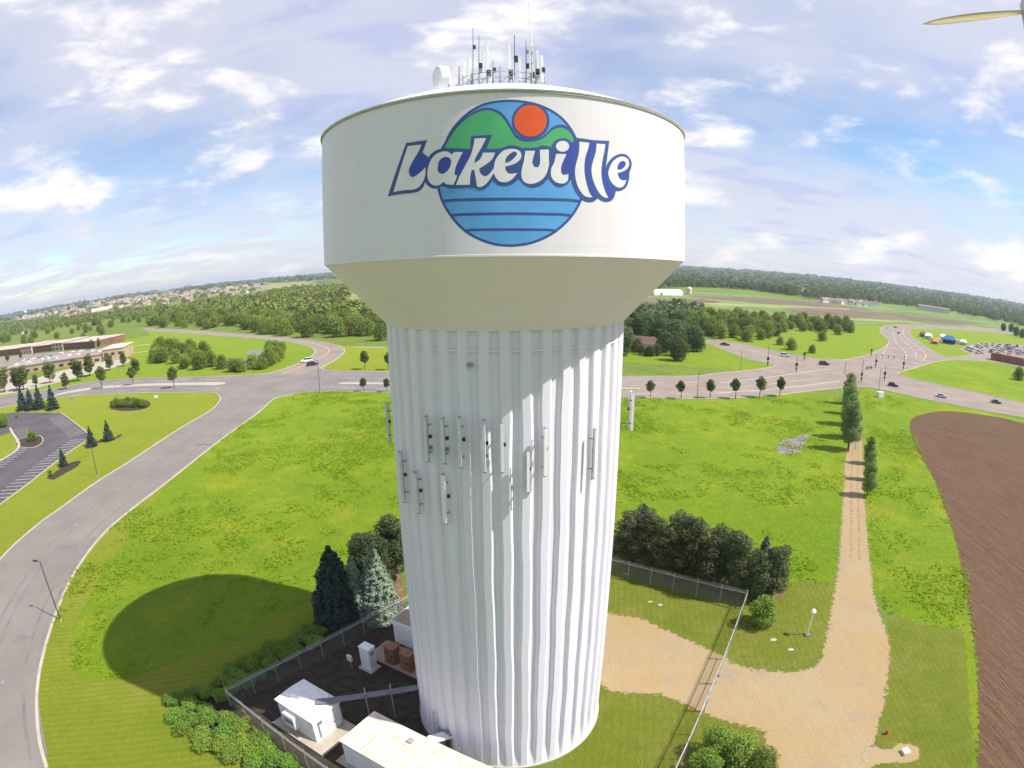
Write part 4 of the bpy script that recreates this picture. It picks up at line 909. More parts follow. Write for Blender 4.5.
def conifer(kind, leafm, H=9.5, Wd=5, n=4500, s=.28, label='', group=None, tiers=15, fluff=.1, pw=.85):
    root = empty(kind, (0, 0, 0), 0, label, 'tree', group); Ps, Ds = [], []
    per = n // tiers
    for k in range(tiers):
        t = k / (tiers - 1); z = H * (.06 + .9 * t); R = Wd / 2 * (1 - t) ** pw + .12; nb = max(5, int(15 * (1 - t) + 4)); ph = nr.uniform(0, 6)
        w = int(per * (.35 + 1.3 * (1 - t)))
        bi = nr.integers(0, nb, w); a = ph + 2 * np.pi * bi / nb + nr.normal(0, .07, w); q = nr.uniform(.15, 1, w) ** .6; r = R * q * (1 + .12 * np.sin(bi * 7.3 + k))
        zz2 = z - .22 * R * q + nr.normal(0, fluff, w) + .1 * H / tiers
        side = nr.normal(0, .10 + .12 * R * (1 - q), w)
        Ps.append(np.stack([r * np.cos(a) - side * np.sin(a), r * np.sin(a) + side * np.cos(a), zz2], 1)); Ds.append(np.stack([np.cos(a), np.sin(a), .5 + 0 * a], 1))
    P = np.concatenate(Ps); P[:, 2] = np.maximum(P[:, 2], .1)
    MB().tube((0, 0, -.1), (0, 0, H * .97), H * .02, .02, 8).build('trunk', M['bark'], root); quads('crown', cards(P, s, np.concatenate(Ds), asp=.4), M[leafm], root)
    return root
def shrub(kind, leafm, Wd=1.7, H=1.3, n=420, s=.13, label='', group=None, cat='shrub', nl=6):
    root = empty(kind, (0, 0, 0), 0, label, cat, group); lob = [((0, 0, H * .45), Wd * .36)]
    for i in range(nl): a = i * 6.28 / nl; lob.append(((Wd * .27 * math.cos(a), Wd * .27 * math.sin(a), H * nr.uniform(.35, .6)), Wd * nr.uniform(.2, .28)))
    P, D = lobes_pts(lob, n); P[:, 2] = np.clip(P[:, 2], .03, None)
    MB().tube((0, 0, -.05), (0, 0, H * .5), .05, .03, 6).build('stem', M['bark'], root); quads('foliage', cards(P, s, D), M[leafm], root)
    return root
used = set()
def put(proto, loc, sc_=1.0, label=None, group=None, szz=None):
    o = proto if proto.name not in used else copy_tree(proto)
    used.add(o.name); used.add(proto.name); o.location = loc; o.rotation_euler = (0, 0, rnd.uniform(0, 6.28)); o.scale = (sc_, sc_, sc_ * (szz or rnd.uniform(.9, 1.1)))
    if label: o['label'] = label
    if group: o['group'] = group
    return o
def inside(p, poly):
    x, y = p; r = False; j = len(poly) - 1
    for i in range(len(poly)):
        a, b = poly[i], poly[j]
        if (a[1] > y) != (b[1] > y) and x < (b[0] - a[0]) * (y - a[1]) / (b[1] - a[1]) + a[0]: r = not r
        j = i
    return r
# conifers left of the column
k = conifer('spruce_tree', 'spruce_dark', 10, 6.6, 20000, .22, 'dark blue-black spruce tree at the edge of the tower shadow', pw=.6); put(k, (-20.0, 56.4, 0), 1, szz=1)
k = conifer('spruce_tree', 'spruce_pale', 9.7, 5.4, 14000, .22, 'pale silvery blue spruce tree next to the dark spruce, close to the fence', pw=.7); put(k, (-15.2, 57.6, 0), 1, szz=1)
k = conifer('spruce_tree', 'spruce_pale', 8.2, 4.2, 9000, .2, 'narrow pale spruce squeezed between the dark spruce and the silvery one'); put(k, (-17.8, 57.4, 0), 1, szz=1)
pines = [decid('pine_tree', 'pine', 9.0, 7.2, 11000, .17, .02, 26, '', 'tree', lr=.62, asp=.35), decid('pine_tree', 'pine', 9.6, 6.6, 11000, .17, .02, 24, '', 'tree', lr=.62, asp=.35)]
for i, (px, py, s, lb) in enumerate(((376, 590, 1.0, 'bushy olive pine behind the silvery blue spruce'), (395, 578, 1.05, 'bushy pine against the left edge of the column'), (365, 576, .8, 'smaller pine at the outer left of the pine clump behind the spruces'))):
    put(pines[i % 2], g(px, py), s * 1.12, lb, 'pine trees round the tower compound', szz=.92)
for i, (px, py, s, lb) in enumerate(((628, 566, 1.0, 'first pine right of the column behind the back fence'), (648, 572, 1.0, 'second pine from the column behind the back fence'), (668, 578, .9, 'third pine from the column behind the back fence'), (688, 582, 1.05, 'fourth pine from the column, in the middle of the row behind the fence'),
        (708, 590, .95, 'fifth pine from the column behind the back fence'), (730, 594, 1.02, 'sixth pine from the column, near the fence corner'), (752, 598, .85, 'seventh pine from the column, right above the fence corner'), (771, 597, .85, 'loose olive pine at the right end of the row'))):
    put(pines[i % 2], g(px, py), s * 1.12, lb, 'pine trees round the tower compound', szz=.92)
for px, py, s, lb in ((640, 556, .95, 'pine of the back row filling the gap behind the first two fence pines'), (676, 562, .95, 'pine of the back row behind the third and fourth fence pines'), (715, 574, .9, 'pine of the back row behind the fifth and sixth fence pines')):
    put(pines[0], g(px, py), s * 1.1, lb, 'pine trees round the tower compound', szz=.92)
for px, py, H_, lb in ((683, 574, 8.6, 'narrow dark spruce tip rising behind the middle pines'), (757, 590, 7.8, 'narrow blue-tipped spruce between the last two pines'), (640, 562, 8.8, 'dark pointed spruce behind the second pine from the column')):
    put(conifer('spruce_tree', 'spruce_mid', H_, 4.4, 6000, .17, lb, pw=.7, fluff=.2), g(px, py), 1, szz=1)
bush = [decid('bush', 'leaf_shrub', 3.4, 3.4, 7000, .085, .0, 12, '', 'bush', low=True), decid('bush', 'leaf_wood', 3.2, 4.2, 8000, .085, .0, 13, '', 'bush', low=True)]
put(bush[0], g(761, 625), 1.25, 'bright green bush at the right fence corner')
put(bush[0], g(714, 757), 1.15, 'bright green bush along the lower fence run, nearest the fence'); put(bush[0], g(703, 775), 1.0, 'green bush at the bottom edge beside the fence')
put(bush[1], g(738, 764), 1.2, 'yellowish leafy bush in the middle of the group by the gravel'); put(bush[1], g(757, 775), 1.05, 'yellowish leafy bush at the gravel side of the group')
# hedge shrubs: sunlit group and shaded rows
shr = [shrub('shrub', 'leaf_shrub', 1.9, 1.25, 1900, .066, '', 'round shrubs planted outside the fence') for _ in range(3)]
poly = G([(172,702),(186,697),(215,712),(262,742),(292,768),(262,768),(226,762),(198,745),(178,730)]); pp = [(p.x, p.y) for p in poly]
placed = []
def scatter(poly2, dmin, tries=4000, maxn=999, seed=1):
    r = random.Random(seed); xs = [p[0] for p in poly2]; ys = [p[1] for p in poly2]; out = []; grid = {}
    for _ in range(tries):
        p = (r.uniform(min(xs), max(xs)), r.uniform(min(ys), max(ys)))
        if not inside(p, poly2): continue
        k = (int(p[0] // dmin), int(p[1] // dmin))
        if any((p[0] - q[0]) ** 2 + (p[1] - q[1]) ** 2 < dmin * dmin for i in (-1, 0, 1) for j in (-1, 0, 1) for q in grid.get((k[0] + i, k[1] + j), ())): continue
        grid.setdefault(k, []).append(p); out.append(p)
        if len(out) >= maxn: break
    return out
for i, p in enumerate(scatter(pp, 1.4, seed=3)): put(shr[i % 3], (*p, 0), rnd.uniform(1.05, 1.3), 'sunlit round green shrub outside the fence corner', 'round shrubs in the sunlit bed outside the fence')
poly = G([(192,697),(250,660),(300,634),(322,632),(322,646),(280,666),(232,697),(222,704)]); pp = [(p.x, p.y) for p in poly]
for i, p in enumerate(scatter(pp, 1.4, seed=5)): put(shr[i % 3], (*p, 0), rnd.uniform(1.05, 1.3), 'round shrub in the tower shadow along the fence', 'round shrubs in the shaded bed along the fence')
# poplars along the track
pop = [decid('poplar_tree', 'leaf_poplar', 13, 6.4, 9000, .17, .0, 16, '', 'tree', low=True), decid('poplar_tree', 'leaf_poplar', 12, 6.0, 9000, .17, .0, 16, '', 'tree', low=True)]
for i, (px, py, ty, lb) in enumerate(((848,450,398,'nearest poplar of the tall row left of the dirt track'),(848,438,388,'second nearest poplar of the row left of the dirt track'),(848,425,382,'poplar in the middle of the row left of the dirt track'),(848,414,378,'second farthest poplar left of the dirt track'),(848,404,371,'farthest and tallest poplar left of the dirt track, at the road'))):
    H_ = height(px, py, ty); put(pop[i % 2], g(px, py), H_ / 12.6, lb, 'poplars along the dirt track', szz=1.05)
for i, (px, py, ty, lb) in enumerate(((867,496,458,'nearest small poplar on the right side of the dirt track'),(868,480,446,'middle small poplar on the right side of the dirt track'),(868,464,434,'farthest small poplar on the right side of the dirt track'))):
    H_ = height(px, py, ty); put(pop[i % 2], g(px, py), H_ / 13, lb, 'poplars along the dirt track', szz=1.05)
# small street trees
st = [decid('street_tree', 'leaf_street', 7, 4.4, 2200, .19, .36, 7, '', 'tree'), decid('street_tree', 'leaf_street', 6.6, 4.4, 2200, .19, .33, 7, '', 'tree')]
for i, (bx_, by_, ty, lb) in enumerate(((650.5,398,380,'first street tree right of the column on the near side of the main road'),(681,399,379,'second street tree right of the column on the near side of the road'),(710,398.5,379,'third street tree right of the column, just right of a lamp post'),(735.5,399,376.5,'largest of the street trees right of the column'),(759.5,397.5,376,'fifth street tree right of the column by the main road'),(779.5,396.5,375.5,'last street tree right of the column before the junction'),
        (364,391.5,377.5,'street tree on the near side of the road just left of the column'),(387,392,377,'street tree touching the column left edge by the main road'),(365,369.5,350.5,'street tree on the far side of the main road left of the column'),(388,370,351,'street tree across the main road half behind the column edge'),
        (102,388.6,366,'leafy tree standing over the far left end of the median'),(133.5,385,365,'round leafy tree beside the main road left of the pond'),(174.5,388,366,'round leafy tree on the near side of the road below the pond'))):
    H_ = height(bx_, by_, ty); put(st[i % 2], g(bx_, by_), H_ / 6.9, lb, 'street trees along the main road', szz=1)
rowt = [decid('deciduous_tree', 'leaf_street', 9, 6.6, 1800, .30, .10, 8, '', 'tree'), decid('deciduous_tree', 'leaf_street', 9, 6, 1800, .30, .10, 8, '', 'tree')]
for i, (bx_, by_, ty) in enumerate(((5,392,366),(17,390,365),(24,390,364),(36,386,373),(50,383,359),(66,389,371),(78,381,357),(90,376,352),(110,370,352),(124,366,350),(136,374,356),(8,362,351.5),(21,359,352),(35,354,347),(91,349,339),(99,347,337))):
    H_ = height(bx_, by_, ty); put(rowt[i % 2], g(bx_, by_), H_ / 9, 'leafy tree planted round the low buildings at the far left', 'trees round the low buildings at the far left', szz=1)
sprs = conifer('spruce_tree', 'spruce_dark', 8, 5.0, 2200, .34, '', 'small spruces on the left lawns', tiers=8, fluff=.22, pw=.75)
for i, (bx_, by_, ty, lb) in enumerate(((23,410,388,'first of four spruces above the parking lot'),(31,410,389,'second of four spruces above the parking lot'),(40,409,386,'third and bushiest of four spruces above the parking lot'),(53,409.5,386,'last of four spruces above the parking lot, standing apart'),(92,446.5,427,'young spruce beside the lamp post near the parking lot'),(109,440.5,421,'young bluish spruce in the upper lawn bed beside the parking lot'),(64,466,449,'small thin spruce in the lower lawn bed beside the parking lot'))):
    H_ = height(bx_, by_, ty); put(sprs, g(bx_, by_), H_ / 8, lb, 'small spruces on the left lawns', szz=1)
for q, lb, s in (((33,441),'small tree growing on the parking lot island',1.2),((51,476),'low bush in the lower lawn bed',.5),((4,427),'leafy bush at the left edge above the parking kerb',1.6),((17,418),'low red-tinged bush at the top of the parking lot',.5),((163,516.5),'young sapling alone in the mown edge of the field',.0)):
    if s: put(bush[0], g(*q), s, lb)
for i in range(11): put(bush[1], g(113 + i * 3.1, 407 - (i % 2) * 2.4), .72 + .1 * (i % 3), 'low rounded bush in the oval bed on the left lawn', 'bushes in the oval lawn bed')
# mid and far woods
wood = [decid('deciduous_tree', 'leaf_wood', 10.5, 12, 2300, .42, -.05, 15, '', 'tree', low=True) for _ in range(5)]
woodd = [decid('deciduous_tree', 'leaf_dark', 12.5, 12, 2600, .42, -.02, 15, '', 'tree', low=True) for _ in range(3)]
def grove(px_poly, dmin, protos, label, group, s0, s1, seed, maxn=999):
    poly_ = [tuple(g(*p)[:2]) for p in px_poly]; pts = scatter(poly_, dmin, 20000, maxn, seed)
    r = random.Random(seed)
    if 'red-roofed' in label: pts = [p for p in pts if not (634 < proj((*p, 0))[0] < 662 and proj((*p, 0))[1] > 342.5)]
    for p in pts: put(r.choice(protos), (*p, 0), r.uniform(s0, s1), label, group)
    return len(pts)
cnt = 0
cnt += grove([(146,327),(200,329),(262,334),(300,337),(345,342),(392,342),(400,330),(380,322),(320,322),(240,318),(180,316),(150,319)], 8.6, wood, 'green tree in the dense wood behind the curving road on the left', 'trees of the wood behind the left curving road', .8, 1.3, 11, 140)
cnt += grove([(100,340),(140,330),(146,318),(100,320),(0,338),(0,346),(60,344)], 13, wood, 'green tree in the belt behind the brick building on the far left', 'trees behind the far left brick building', .7, 1.1, 12, 40)
cnt += grove([(152,362),(175,368),(205,371),(240,372),(215,366),(205,352),(185,352),(160,350)], 5.5, wood, 'bushy tree on the bank left of the pond', 'trees round the pond', .5, .85, 13, 30)
cnt += grove([(240,372),(262,370),(280,362),(283,350),(268,350),(272,360),(258,367),(236,370)], 5, wood, 'bushy tree on the bank right of the pond', 'trees round the pond', .5, .75, 14, 18)
cnt += grove([(705,352),(690,360),(672,364),(655,362),(640,365),(618,360),(618,335),(640,328),(690,335)], 9, woodd, 'dark tree in the clump round the red-roofed house', 'dark trees round the red-roofed house', .8, 1.25, 15, 34)
cnt += grove([(712,339),(740,342),(760,341),(790,332),(846,336),(858,333),(846,325),(800,322),(740,318),(690,318),(680,326)], 7.5, wood, 'green tree in the grove behind the right junction', 'trees of the grove behind the right junction', .6, 1.0, 16, 110)
for (bx_, by_, ty, lb) in ((791,350,337,'small leafy tree alone on grass left of the junction'),(780,345,336,'shrubby young tree on grass in front of the right grove'),(812,353,344,'thin young tree on the verge above the junction'),(1018,380,366,'lone slim tree on the triangular green at the right edge'),(822,341,330,'small rounded tree in front of the grove centre')):
    H_ = height(bx_, by_, ty); put(wood[0], g(bx_, by_), H_ / 10.5, lb, szz=1)
for q in ((1003,331,322),(1011,332,322),(1016,336,325),(1022,338,327)): put(woodd[0], g(q[0], q[1]), height(*q) / 13, 'dark tree beside the far road at the right edge', 'dark trees by the far right road', szz=1)

# ------------------------------------------------------------------ woods, tree belts and hills in the distance
def mass(name, spots, label, mat, base_s=9., seed=2, ncard=100):
    V = []; r = np.random.default_rng(seed)
    for (x, y, s) in spots:
        d = math.hypot(x, y); n = ncard if d < 1500 else ncard // 2; P = r.normal(size=(n, 3)); P /= np.linalg.norm(P, axis=1)[:, None]; P[:, 2] = np.abs(P[:, 2])
        Q = P * np.array([s * .62, s * .62, s * .8]) * r.uniform(.75, 1.05, (n, 1)) + np.array([x, y, s * .15])
        V.append(cards(Q, s * (.15 if n == ncard else .24), P))
    o = quads(name, np.concatenate(V), M[mat]); tag(o, label, 'woods', None, 'stuff'); return o
def fill(px_poly, dmin, seed, s, tries=40000):
    poly_ = [tuple(g(*p)[:2]) for p in px_poly]; r = random.Random(seed); return [(p[0], p[1], s * r.uniform(.75, 1.25)) for p in scatter(poly_, dmin, tries, 5000, seed)]
M['leaf_mass'] = leaf('leaf_mass', (.16, .225, .05), (.22, .28, .055), (.09, .15, .038), var=0, scale=.03)
M['leaf_mass_dark'] = leaf('leaf_mass_dark', (.10, .145, .055), (.13, .175, .06), (.06, .10, .04), var=0, scale=.02)
sp1 = fill([(150,318),(240,317),(320,321),(380,321),(420,330),(420,318),(390,312),(340,309),(300,308),(260,312),(200,312),(150,314)], 11, 21, 13)
sp1 += fill([(255,305),(300,301),(345,299),(345,291),(300,291),(262,297)], 15, 22, 14) + fill([(190,309),(260,303),(260,300),(200,304)], 15, 23, 13)
mass('woods', sp1, 'broad green wood continuing behind the left curving road', 'leaf_mass')
sp2 = fill([(0,338),(60,327),(100,320),(146,317),(146,312),(130,312),(80,321),(40,322),(0,326)], 14, 31, 11)
sp2 += [(*p, 12.) for p in scatter([(-1650, 1500), (-900, 980), (-640, 1040), (-620, 1300), (-780, 1800), (-1500, 2000)], 60, 9000, 420, 77)]
mass('woods', sp2, 'low scattered green belt between the far left buildings and the suburb', 'leaf_mass')
sp3 = fill([(620,332),(640,328),(700,317),(690,315),(640,319),(620,322)], 11, 41, 13)
mass('woods', sp3, 'dark wood edge behind the red-roofed house', 'leaf_mass_dark')
sp4 = fill([(684,287),(740,289),(795,296),(800,292.5),(760,288.5),(700,284),(684,284)], 15, 42, 16)
mass('woods', sp4, 'long straight belt of trees across the far fields right of the tank', 'leaf_mass_dark')
sp5 = fill([(650,290),(662,288),(684,287),(684,281),(650,280)], 16, 43, 15)
mass('woods', sp5, 'trees clustered behind the long white barn', 'leaf_mass_dark')
sp6 = fill([(802,299),(850,300),(900,306),(950,312),(1000,322),(1040,330),(1040,312),(980,303),(900,293),(830,288),(812,290)], 17, 44, 14, 90000)
mass('woods', sp6, 'wide dark wood covering the low hill on the right', 'leaf_mass_dark', ncard=80)
# rolling wooded hills to the horizon, built as real relief
def hills(name, r0, r1, a0, a1, hfun, mat, nr_=40, na=500, kind='structure', label=None):
    vs = []; fs = []
    for i in range(nr_ + 1):
        r = r0 * (r1 / r0) ** (i / nr_)
        for j in range(na + 1):
            a = R_(a0 + (a1 - a0) * j / na); vs.append((r * math.sin(a), r * math.cos(a), hfun(r, a, i / nr_)))
    for i in range(nr_):
        for j in range(na): k = i * (na + 1) + j; fs.append((k, k + na + 1, k + na + 2, k + 1))
    o = MB().add(vs, fs).build(name, M[mat]); tag(o, label, 'woods' if kind == 'stuff' else None, None, kind); return o
from mathutils import noise as mn
def hf(r, a, t):
    x, y = r * math.sin(a), r * math.cos(a); e = math.sin(math.pi * min(1, t * 1.0)) ** .5 if t < .5 else 1
    n1 = mn.noise(Vector((x * .0005, y * .0005, 1.7))); right = 1 / (1 + math.exp(-(math.degrees(a) - 8) / 6))
    h = (2 + 26 * right + (3 + 10 * right) * n1) * min(1, max(0, (r - 1900) / 3200)) + 7 * mn.noise(Vector((x * .004, y * .004, 4))) + 4 * mn.noise(Vector((x * .018, y * .018, 9)))
    return h - 3
M['hill_wood'] = grass('hill_wood', (.060, .095, .035), (.08, .12, .04), (.04, .07, .03), (.17, .20, .07), .0016, .02, .75)
def ridge_wood():
    V = []; r = np.random.default_rng(5); k = 0
    while k < 5200:
        rr = 1750 * (4.2 ** r.random()); a = R_(r.uniform(-62, 62)); x, y = rr * math.sin(a), rr * math.cos(a)
        if a < -.1 and (rr < 2600 or r.random() < .55): continue
        if mn.noise(Vector((x * .0022, y * .0022, 2))) + .25 * mn.noise(Vector((x * .008, y * .008, 6))) < (-.22 if a > .1 else .06): continue
        k += 1; s_ = r.uniform(14, 24) * (1 + rr / 5000); P = r.normal(size=(12, 3)); P /= np.linalg.norm(P, axis=1)[:, None]; P[:, 2] = np.abs(P[:, 2])
        V.append(cards(P * np.array([s_, s_, s_ * .42]) + np.array([x, y, hf(rr, a, 0) + 1]), s_ * .42, P, 1.0))
    o = quads('woods', np.concatenate(V), M['leaf_mass_dark']); tag(o, 'far woods and tree belts over the low hills at the horizon', 'woods', None, 'stuff')
ridge_wood()
hills('hills', 1800, 11000, -78, 78, hf, 'hill_wood', 70, 900)
# ------------------------------------------------------------------ buildings
def facade_box(root, p, q, depth, h, wallm, roofm, nwin, wh=1.4, sill=1.2, floors=1, flip=1):
    d = (q - p); l = d.length; an = math.atan2(d.y, d.x); o = p - root.location
    def T(x, y): return (o.x + x * math.cos(an) - y * math.sin(an), o.y + x * math.sin(an) + y * math.cos(an))
    MB().prism([T(0, 0), T(l, 0), T(l, depth), T(0, depth)], 0, h).build('wall', M[wallm], root)
    MB().prism([T(-.4, -.4), T(l + .4, -.4), T(l + .4, depth + .4), T(-.4, depth + .4)], h + .01, h + .5).build('roof', M[roofm], root)
    for fl in range(floors):
        for i in range(nwin):
            x0 = l * (i + .25) / nwin; x1 = l * (i + .75) / nwin; z0 = sill + fl * 3.4
            MB().prism([T(x0, -.12), T(x1, -.12), T(x1, .1), T(x0, .1)], z0, z0 + wh).build('window', M['glass'], root)
    return T
P_ = [Vector((-482, 411, 0)), Vector((-429, 398.5, 0)), Vector((-381, 392.6, 0)), Vector((-322, 380.8, 0))]
bb = empty('brick_building', P_[0], 0, 'long red-brown brick building with flat pale roof at the far left', 'building')
facade_box(bb, P_[0] + Vector((-70, 8, 0)), P_[1] + Vector((-6, 1, 0)), 32, 5.6, 'brick', 'brick_trim', 12, 1.5, 1, 2)
facade_box(bb, P_[1] + Vector((-5, -1.5, 0)), P_[1] + Vector((14, -4, 0)), 32, 6.4, 'brick_trim', 'brick_trim', 4, 1.5, 1, 2)
facade_box(bb, P_[1] + Vector((15, -2.4, 0)), P_[2] + Vector((-6, 3, 0)), 30, 5.6, 'brick', 'brick_trim', 7, 1.5, 1, 2)
facade_box(bb, P_[2] + Vector((-5, 1, 0)), P_[2] + Vector((12, -2, 0)), 32, 6.3, 'brick_trim', 'brick_trim', 3, 1.5, 1, 2)
facade_box(bb, P_[2] + Vector((13, -1, 0)), P_[3], 34, 5.4, 'brick', 'brick_trim', 9, 1.5, 1, 2)
q0, q1 = Vector((-318, 268, 0)), Vector((-229, 300, 0)); tb = empty('low_building', q0, 0, 'low beige building with broad flat roof and tall white entrance end at the far left', 'building')
dd = (q1 - q0).normalized()
T = facade_box(tb, q0, q0 + dd * 78, 38, 4.6, 'beige', 'roof_flat', 12, 1.5, 1.0)
facade_box(tb, q0 + dd * 79, q1 - dd * 1, 24, 7.2, 'beige', 'roof_cream', 3, 1.6, 3.4)
for i in range(9):
    x, y = T(8 + i * 8, 10 + 16 * rnd.random()); MB().box((x, y, 5.6), (2.4, 1.8, 1.2), rnd.random()).build('roof_unit', M['panelgrey'], tb)
# mall and far suburb
mall = empty('shopping_building', g(95, 318), 0, 'large reddish flat-roofed building complex in front of the far suburb', 'building')
p, q = g(70, 320.5), g(121, 315.5); MB().prism([tuple((a_ - mall.location)[:2]) for a_ in (p, q, q * 1.16, p * 1.12)], 0, 9).build('wall', M['red_roof'], mall)
p, q = g(92, 317), g(113, 312.6); MB().prism([tuple((a_ - mall.location)[:2]) for a_ in (p, q, q * 1.12, p * 1.1)], 9.2, 14).build('roof', M['roof_cream'], mall)
def house(wallm, roofm, label, group=None, w=13, d=9, h=4.5, cat='house'):
    root = empty('house', (0, 0, 0), 0, label, cat, group); MB().box((0, 0, h / 2), (w, d, h)).build('wall', M[wallm], root)
    W_, D_ = w / 2 + .6, d / 2 + .6
    MB().add([(-W_, -D_, h), (W_, -D_, h), (W_, D_, h), (-W_, D_, h), (-W_ * .75, 0, h + 3), (W_ * .75, 0, h + 3)], [(0, 1, 5, 4), (1, 2, 5), (2, 3, 4, 5), (3, 0, 4), (0, 3, 2, 1)]).build('roof', M[roofm], root)
    for x in (-w * .3, 0, w * .3): MB().box((x, -d / 2 - .03, h * .5), (1.3, .08, 1.4)).build('window', M['glass'], root)
    return root
h1 = house('wall_white', 'red_roof', '', w=13, d=9, h=3.6); put(h1, g(644, 350), 1, 'house with a dark red roof among the dark trees right of the column', szz=1); h1.rotation_euler.z = R_(-35)
for q, s_ in (((641, 354.5), 1.5), ((646, 356), 1.3), ((651, 356.5), 1.5), ((657, 355.5), 1.7), ((661, 352.5), 1.9), ((637, 352), 2.2)):
    put(woodd[1], g(*q), s_ * .27, 'low dark bush in front of the red-roofed house', 'bushes in front of the red-roofed house')
hp = [house('wall_white', 'roof_tan', 'small house in the far suburb on the left', 'houses of the far left suburb'), house('brick_trim', 'roof_flat', 'small house in the far suburb on the left', 'houses of the far left suburb'), house('brick_trim', 'roof_tan', 'small house in the far suburb on the left', 'houses of the far left suburb')]
for i, p in enumerate(scatter([(-1650, 1500), (-900, 980), (-640, 1040), (-620, 1300), (-780, 1800), (-1100, 2500), (-2000, 2900), (-2700, 2800), (-2300, 2100)], 52, 30000, 210, 51)):
    r_ = math.hypot(*p); a_ = math.atan2(p[0], p[1]); zh = max(0, hf(r_, a_, 0)) if r_ > 1800 else 0
    put(hp[i % 3], (*p, zh), rnd.uniform(.9, 1.4) * (1 + r_ / 6000), 'small house in the far suburb on the left', 'houses of the far left suburb', szz=1)
hq = house('wall_white', 'roof_flat', '', 'row of far houses at the wood edge on the right')
for i in range(15): put(hq, g(824 + i * 3.7 + rnd.uniform(-.6, .6), 302.3 + i * .33 + rnd.uniform(-.3, .3)), rnd.uniform(.95, 1.25), 'small pale house in the row along the wood edge on the right', 'row of far houses at the wood edge on the right', szz=1)
for q, lb in (((26,334),'small white house in the green belt at the far left'),): put(hq, g(*q), 1.2, lb, szz=1)
lb_ = empty('warehouse', g(934, 310), 0, 'long grey warehouse at the wood edge on the right', 'building'); p, q = g(918, 309.3) - lb_.location, g(949, 314) - lb_.location
nn = Vector((-(q - p).y, (q - p).x, 0)).normalized() * 24
if nn.dot(lb_.location) < 0: nn = -nn
MB().prism([tuple(a_[:2]) for a_ in (p, q, q + nn, p + nn)], 0, 8).build('wall', M['panelgrey'], lb_)
MB().prism([tuple(a_[:2]) for a_ in (p * 1.02, q * 1.02, q * 1.02 + nn, p * 1.02 + nn)], 8.1, 9).build('roof', M['roof_cream'], lb_)
p, q = Vector((206, 765, 0)), Vector((252, 781, 0)); bn = empty('barn', p, 0, 'long white barn with arched roof in the fields right of the tank', 'barn'); q = q - p; nn = Vector((-q.y, q.x, 0)).normalized()
sec = [(0, 0), (0, 4.2), (1.6, 6.2), (4.5, 7.6), (8, 8.0), (11.5, 7.6), (14.4, 6.2), (16, 4.2), (16, 0)]; vs = [(*(e + nn * s[0])[:2], s[1]) for e in (Vector((0, 0, 0)), q) for s in sec]; k = len(sec)
MB().add(vs, [(i, i + 1, k + i + 1, k + i) for i in range(k - 1)] + [tuple(range(k)), tuple(range(2 * k - 1, k - 1, -1))]).build('wall', M['roof_white'], bn)
MB().prism([tuple((q * .2 - nn * .1)[:2]), tuple((q * .28 - nn * .1)[:2]), tuple((q * .28)[:2]), tuple((q * .2)[:2])], 0, 3.5).build('door', M['grey'], bn)
sl_ = MB().lathe([(0, 11), (3, 10), (4, 8), (4, 0)], 20).build('silo', M['roof_cream']); sl_.location = g(689, 294); tag(sl_, 'small pale silo to the right of the long white barn', 'silo')
wt = empty('water_tower', g(26, 318.5), 0, 'tiny distant white water tower on the horizon at the far left', 'water tower')
MB().lathe([(3, 0), (2.2, 6), (2.2, 26)], 16).build('column', M['white'], wt); MB().lathe([(2.2, 26), (8, 30), (9, 34), (7, 38), (0, 40)], 20).build('tank', M['white'], wt); wt.scale = (.85, .85, .85)
# ------------------------------------------------------------------ lamp posts and signals
def lamp_post(bx_, by_, ty, label, arm=2.2, ang=0.0, mat='pole_brown', arms=1, group='street lamps'):
    H_ = height(bx_, by_, ty) if ty else 8.7
    root = empty('street_lamp', g(bx_, by_), ang, label, 'street lamp', group)
    MB().tube((0, 0, 0), (0, 0, H_), .11, .07).build('pole', M[mat], root); MB().lathe([(0, .25), (.22, .25), (.25, 0)], 10).build('base', M['concrete'], root)
    for k in range(arms):
        s = -1 if k == 0 else 1
        MB().path([(0, 0, H_ - .1), (s * arm * .4, 0, H_ + .08), (s * arm, 0, H_ + .1)], .045).build('arm', M[mat], root)
        MB().box((s * (arm + .3), 0, H_ + .08), (.75, .32, .14)).box((s * (arm + .3), 0, H_ - .0), (.6, .25, .03), mi=1).build('lamp_head', [M['dark'], M['lamp_lens']], root)
    return root
lamp_post(61, 620.6, 562, 'tall dark street lamp at the kerb of the wide near road', .7, 0)
lamp_post(97.5, 476.5, 446, 'dark parking lamp post on the lawn between the lot and the near road', .4, R_(40))
lamp_post(320, 392, 360, 'dark lamp post at the corner of the left junction', .8, R_(80))
lamp_post(697, 399, 373.5, 'dark lamp post between the second and third street trees right of the column', .8, R_(90))
lamp_post(740.5, 370.3, 352.5, 'slim lamp post on the far side of the main road left of the right junction', .8, R_(-90))
for q, lb in (((117, 400, 378), 'thin lamp post near the oval lawn bed'), ((122, 389, 368), 'thin lamp post on the median at the far left'), ((278.5, 337.5, 328), 'pale lamp post at the outer side of the left curve, by the wood'), ((364.5, 339.5, 326), 'pale lamp post in front of the wood close to the column'), ((77, 419, 398), 'thin lamp post on the lawn above the parking lot corner')):
    lamp_post(*q, lb, .8, R_(90), 'grey')
